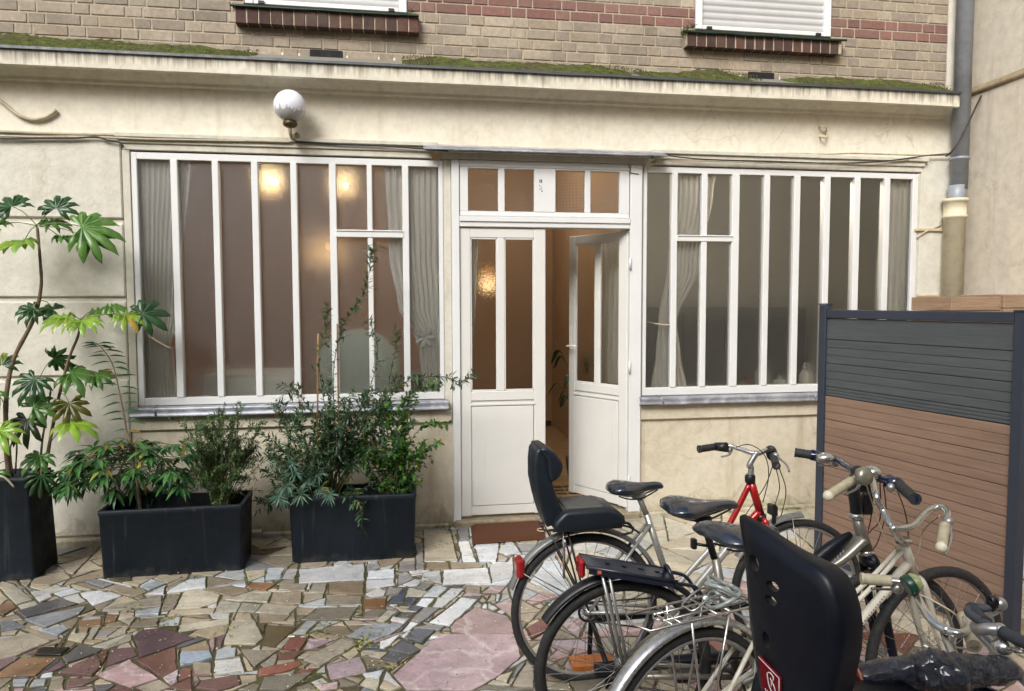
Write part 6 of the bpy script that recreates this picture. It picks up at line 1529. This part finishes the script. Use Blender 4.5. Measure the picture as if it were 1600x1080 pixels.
try:
    nme.set_sharp_from_angle(angle=R(38))
except Exception: pass
m=MB(); stk=[W2L@sp(*p)+Vector((-.020,0,0)) for p in ((1197,1021),(1231,1056),(1231,1096),(1203,1072))]
m.add(stk); m.face((0,1,2,3)); m.prism(stk,(.004,0,0)); stk_o=m.build('warning_sticker',simple('sticker_red',srgb(150,22,36),.4),shell)
def sq_(u,v): a=stk[0].lerp(stk[1],u); b=stk[3].lerp(stk[2],u); return a.lerp(b,v)+Vector((-.0012,0,0))
m=MB()
m.tube([sq_(.02,.02),sq_(.98,.02)],.0012,4); m.tube([sq_(.98,.02),sq_(.98,.98)],.0012,4)
m.tube(spline([sq_(.40,.30),sq_(.55,.16),sq_(.72,.22),sq_(.62,.45)],5),.0014,4); m.tube(spline([sq_(.40,.30),sq_(.45,.62),sq_(.60,.80),sq_(.78,.72),sq_(.72,.50),sq_(.62,.45)],5),.0014,4); m.tube(spline([sq_(.55,.34),sq_(.60,.44),sq_(.58,.62)],4),.0012,4)
for k in range(6): m.tube([sq_(.22+.11*k,.88),sq_(.27+.11*k,.96)],.001,4)
m.build('sticker_mark',simple('sticker_white',srgb(216,206,204),.5),stk_o)
m=MB(); m.smooth=True; c=cxx; m.frombm(slab([(c.x+.01,c.z-.20),(c.x+.30,c.z-.22),(c.x+.31,c.z-.17),(c.x+.03,c.z-.14)],c.y-.13,c.y+.13,.02)); m.build('seat_pan',NAVY,shell)
m=MB(); 
for sy in (-.05,.05): m.tube(spline([(c.x+.05,c.y+sy,c.z-.2),(c.x+.1,sy*.8,.80),(.30,sy*.4,.66)],5),.007,7)
m.build('mounting_fork',BLK,shell)
# saddle wrapped in plastic film, and the rolled cover lying over it
m=MB(); P=[(1338,1058,.925),(1370,1054,.93),(1405,1050,.935),(1432,1048,.94),(1455,1050,.945),(1485,1052,.945),(1512,1050,.94),(1545,1048,.935),(1572,1047,.93),(1592,1052,.92)]
rr_=[.024,.027,.028,.034,.040,.038,.033,.030,.027,.012]
pts=spline([Dk.Z(*p) for p in P],12); n=len(pts); rad=[]; q=random.Random(6)
for i in range(n):
    u=i/(n-1)*(len(rr_)-1); k=min(int(u),len(rr_)-2); rad.append((rr_[k]*(1-(u-k))+rr_[k+1]*(u-k)))
m.tube(pts,rad,44)
vs=[]
for v in m.v:
    V_=Vector(v); d_=min(range(n),key=lambda i:(pts[i]-V_).length); dd=(V_-pts[d_]); k=1.5 if 32<d_<76 else .6
    if dd.length>.004: V_=pts[d_]+dd*(1+k*.20*noise.noise(V_*42)+k*.16*abs(noise.noise(V_*95))-k*.12*abs(noise.noise(V_*210)))
    vs.append(tuple(V_))
m.v=vs
WRAP=NT('wet_plastic_film'); WRAP.base(WRAP.ramp(WRAP.noise(30,5),[(.35,(.002,.004,.009)),(.7,(.008,.014,.028))])); WRAP.rough(.20); WRAP.b.inputs['Coat Weight'].default_value=.6; WRAP.b.inputs['Specular IOR Level'].default_value=.6
WRAP.bump(WRAP.noise(70,5,.7,dist=2.0),.8,.008); Dk.add('wrapped_saddle',m,WRAP.mat)
m=MB(); a=Dk.Z(1338,1058,.925); b=Dk.Z(1350,1056,.927); ax=(b-a).normalized(); m.lathe(a-ax*.003,[(.026,0),(.026,.004),(.019,.006),(.001,.02)],18,tuple(ax)); m.lathe(a-ax*.004,[(.027,0),(.0275,.003),(.024,.005),(.023,.0)],18,tuple(ax))
Dk.add('orange_lining',m,simple('orange_lining',srgb(196,120,80),.5))
m=MB(); m.tube(spline([Dk.Z(1325,1092,.88),Dk.Z(1380,1078,.885),(Dk.Z(1440,1072,.885)),Dk.Z(1505,1073,.88),Dk.Z(1560,1092,.865)],6),.017,12); Dk.add('carry_loop',m,NAVYG)
hz=.93
dl0,dl1=Dk.Z(1345,904,hz+.02),Dk.Z(1392,908,hz+.02); dr0,dr1=Dk.Z(1506,964,hz-.02),Dk.Z(1522,1010,hz-.04)
db=Dk.bar([dl0,dl1,Dk.Z(1415,912,hz+.02),Dk.Z(1430,928,hz+.015),Dk.Z(1444,954,hz+.0),Dk.Z(1462,975,hz-.015),Dk.Z(1480,985,hz-.02),Dk.Z(1500,990,hz-.02),Dk.Z(1512,982,hz-.02),dr0,dr1],.0105,CHR,[(dl0,dl1),(dr0,dr1)],GRC,[ht,Dk.Z(1482,1005,hz-.05),Dk.Z(1478,984,hz-.02)],CHR,.0115,.0150)
m=MB(); c=Dk.Z(1428,911,hz+.045); m.lathe(c,[(.022,-.022),(.025,-.018),(.025,.006),(.018,.015),(.001,.020)],20,(.75,-.4,.45)); bl=m.build('bell',simple('green_bell',srgb(158,170,118),.25,.3,.3,40,coat=.7),db)
m=MB(); m.lathe(c,[(.0258,-.023),(.0272,-.016),(.0272,-.006),(.0258,-.002)],20,(.75,-.4,.45)); m.build('bell_base',simple('bottle_green',srgb(22,60,48),.3),bl)
Dk.lever(db,Dk.Z(1402,919,hz),Dk.Z(1362,920,hz-.01),ALUM); Dk.lever(db,Dk.Z(1510,970,hz-.04),Dk.Z(1546,1002,hz-.06),ALUM)
Dk.cables([[Dk.Z(1410,917,hz),Dk.Z(1450,935,hz-.02),Dk.Z(1490,958,hz-.05),Dk.Z(1500,975,hz-.1)],[Dk.Z(1450,975,hz-.05),Dk.Z(1462,994,hz-.07),Dk.Z(1490,1010,hz-.08),Dk.Z(1512,1014,hz-.06)]],simple('pale_cable',srgb(196,186,156),.5),.0025)

# ---- E: only its handlebar reaches into the picture
Ek=Bike('bicycle',.42,-4.70,20,'white framed bicycle whose dark foam handlebar enters at the lower right edge',1.05)
Ek.wheel(False,.019); Ek.wheel(True,.019)
bb=Vector((.44,0,.285)); ht,hb=Vector((.86,0,.86)),Vector((.90,0,.70))
Ek.tubes('frame',[([bb,Vector((.30,0,.70))],.015),([ht,hb],.018),([hb+Vector((-.01,0,.03)),bb],.018),([ht+Vector((0,0,-.03)),Vector((.32,0,.66))],.014)]+Ek.stays((.31,0,.66),bb),simple('white_frame_paint',srgb(206,206,208),.3,0,.05,8,coat=.5))
Ek.fork(hb+Vector((.01,0,-.03)),REDP); Ek.drive(bb); Ek.saddle(.10,.36,.83,.075,post=[Vector((.235,0,.78)),Vector((.30,0,.69))])
ez=1.0
ec=Ek.Z(1562,984,ez)
eb=Ek.bar([Ek.Z(1556,944,ez+.01),Ek.Z(1540,950,ez),Ek.Z(1524,949,ez),Ek.Z(1513,954,ez),Ek.Z(1520,963,ez),Ek.Z(1545,977,ez),ec,Ek.Z(1600,1003,ez),Ek.Z(1650,1028,ez)],.0095,simple('grey_foam_bar',srgb(62,66,72),.7,0,.15,30),[(Ek.Z(1566,988,ez),Ek.Z(1650,1028,ez)),(Ek.Z(1518,950,ez),Ek.Z(1540,973,ez))],simple('dark_foam',srgb(48,52,58),.8,0,.15,60,.5,200),[ht,Ek.Z(1540,998,ez-.06),Ek.Z(1535,984,ez-.01),ec],ALUM,.0125,.0125)
m=MB(); c=Ek.Z(1551,940,ez+.02); m.tube([Ek.Z(1548,950,ez),c,Ek.Z(1556,934,ez+.015)],[.010,.013,.007],10); m.tube([c,Ek.Z(1534,922,ez+.05)],.003,5); m.build('brake_hood',BLK,eb)
Ek.lever(eb,Ek.Z(1562,944,ez+.0),Ek.Z(1546,963,ez-.02),ALUM)
m=MB(); c=Ek.Z(1567,1010,ez-.03); m.sphere(c,.021,16,10,(1,1,.8)); m.build('bell',CHR,eb)
m=MB(); m.tube(spline([Ek.Z(1580,1012,ez-.03),Ek.Z(1592,1018,ez-.02),Ek.Z(1605,1018,ez-.02)],5),.0045,6); m.build('bell_lever',ALUM,eb)
# low rail the wheels stand against, and a board behind them
m=MB(); a=onZ(930,1046,.10); b=onZ(1100,1040,.10); a=Vector((a.x,a.y,.10)); b=Vector((a.x+.95,a.y+.02,.10))
m.tube([a,b],.028,12); m.tube([a+Vector((.05,.28,.10)),b+Vector((0,.28,.10))],.022,12)
for t in (.06,.5,.94):
    p=a.lerp(b,t); m.tube([p+Vector((0,0,-.09)),p,p+Vector((0,.28,.10)),p+Vector((0,.30,-.09))],.012,8)
tag(m.build('parking_rail',NAVY),'low dark blue tubular parking rail behind the spoked wheels','rail')
m=MB(); g=onZ(925,1035,.03); m.bbox((g.x-.10,g.y-.05,.012),(g.x+.10,g.y+.05,.045),.005); tag(m.build('wood_block',simple('orange_wood',srgb(168,100,48),.6,0,.2,20)),'orange brown wood block on the paving behind the second rear wheel','block')

# the far side of the courtyard, behind the camera
ob=empty('opposite_building',(0,-11,0),0,'plain pale building closing the courtyard behind the viewer','building')
m=MB(); m.box((-12,-.4,-.05),(12,0,7.5)); m.build('wall',simple('opposite_render',srgb(188,180,164),.85,0,.1,.8),ob)
m=MB()
for i in range(6):
    for j in range(2): m.bbox((-10+i*3.6,.001,1.0+j*3.0),(-8.6+i*3.6,.05,2.9+j*3.0),.01)
m.build('window',simple('far_window_glass',srgb(60,68,76),.1,.2),ob)
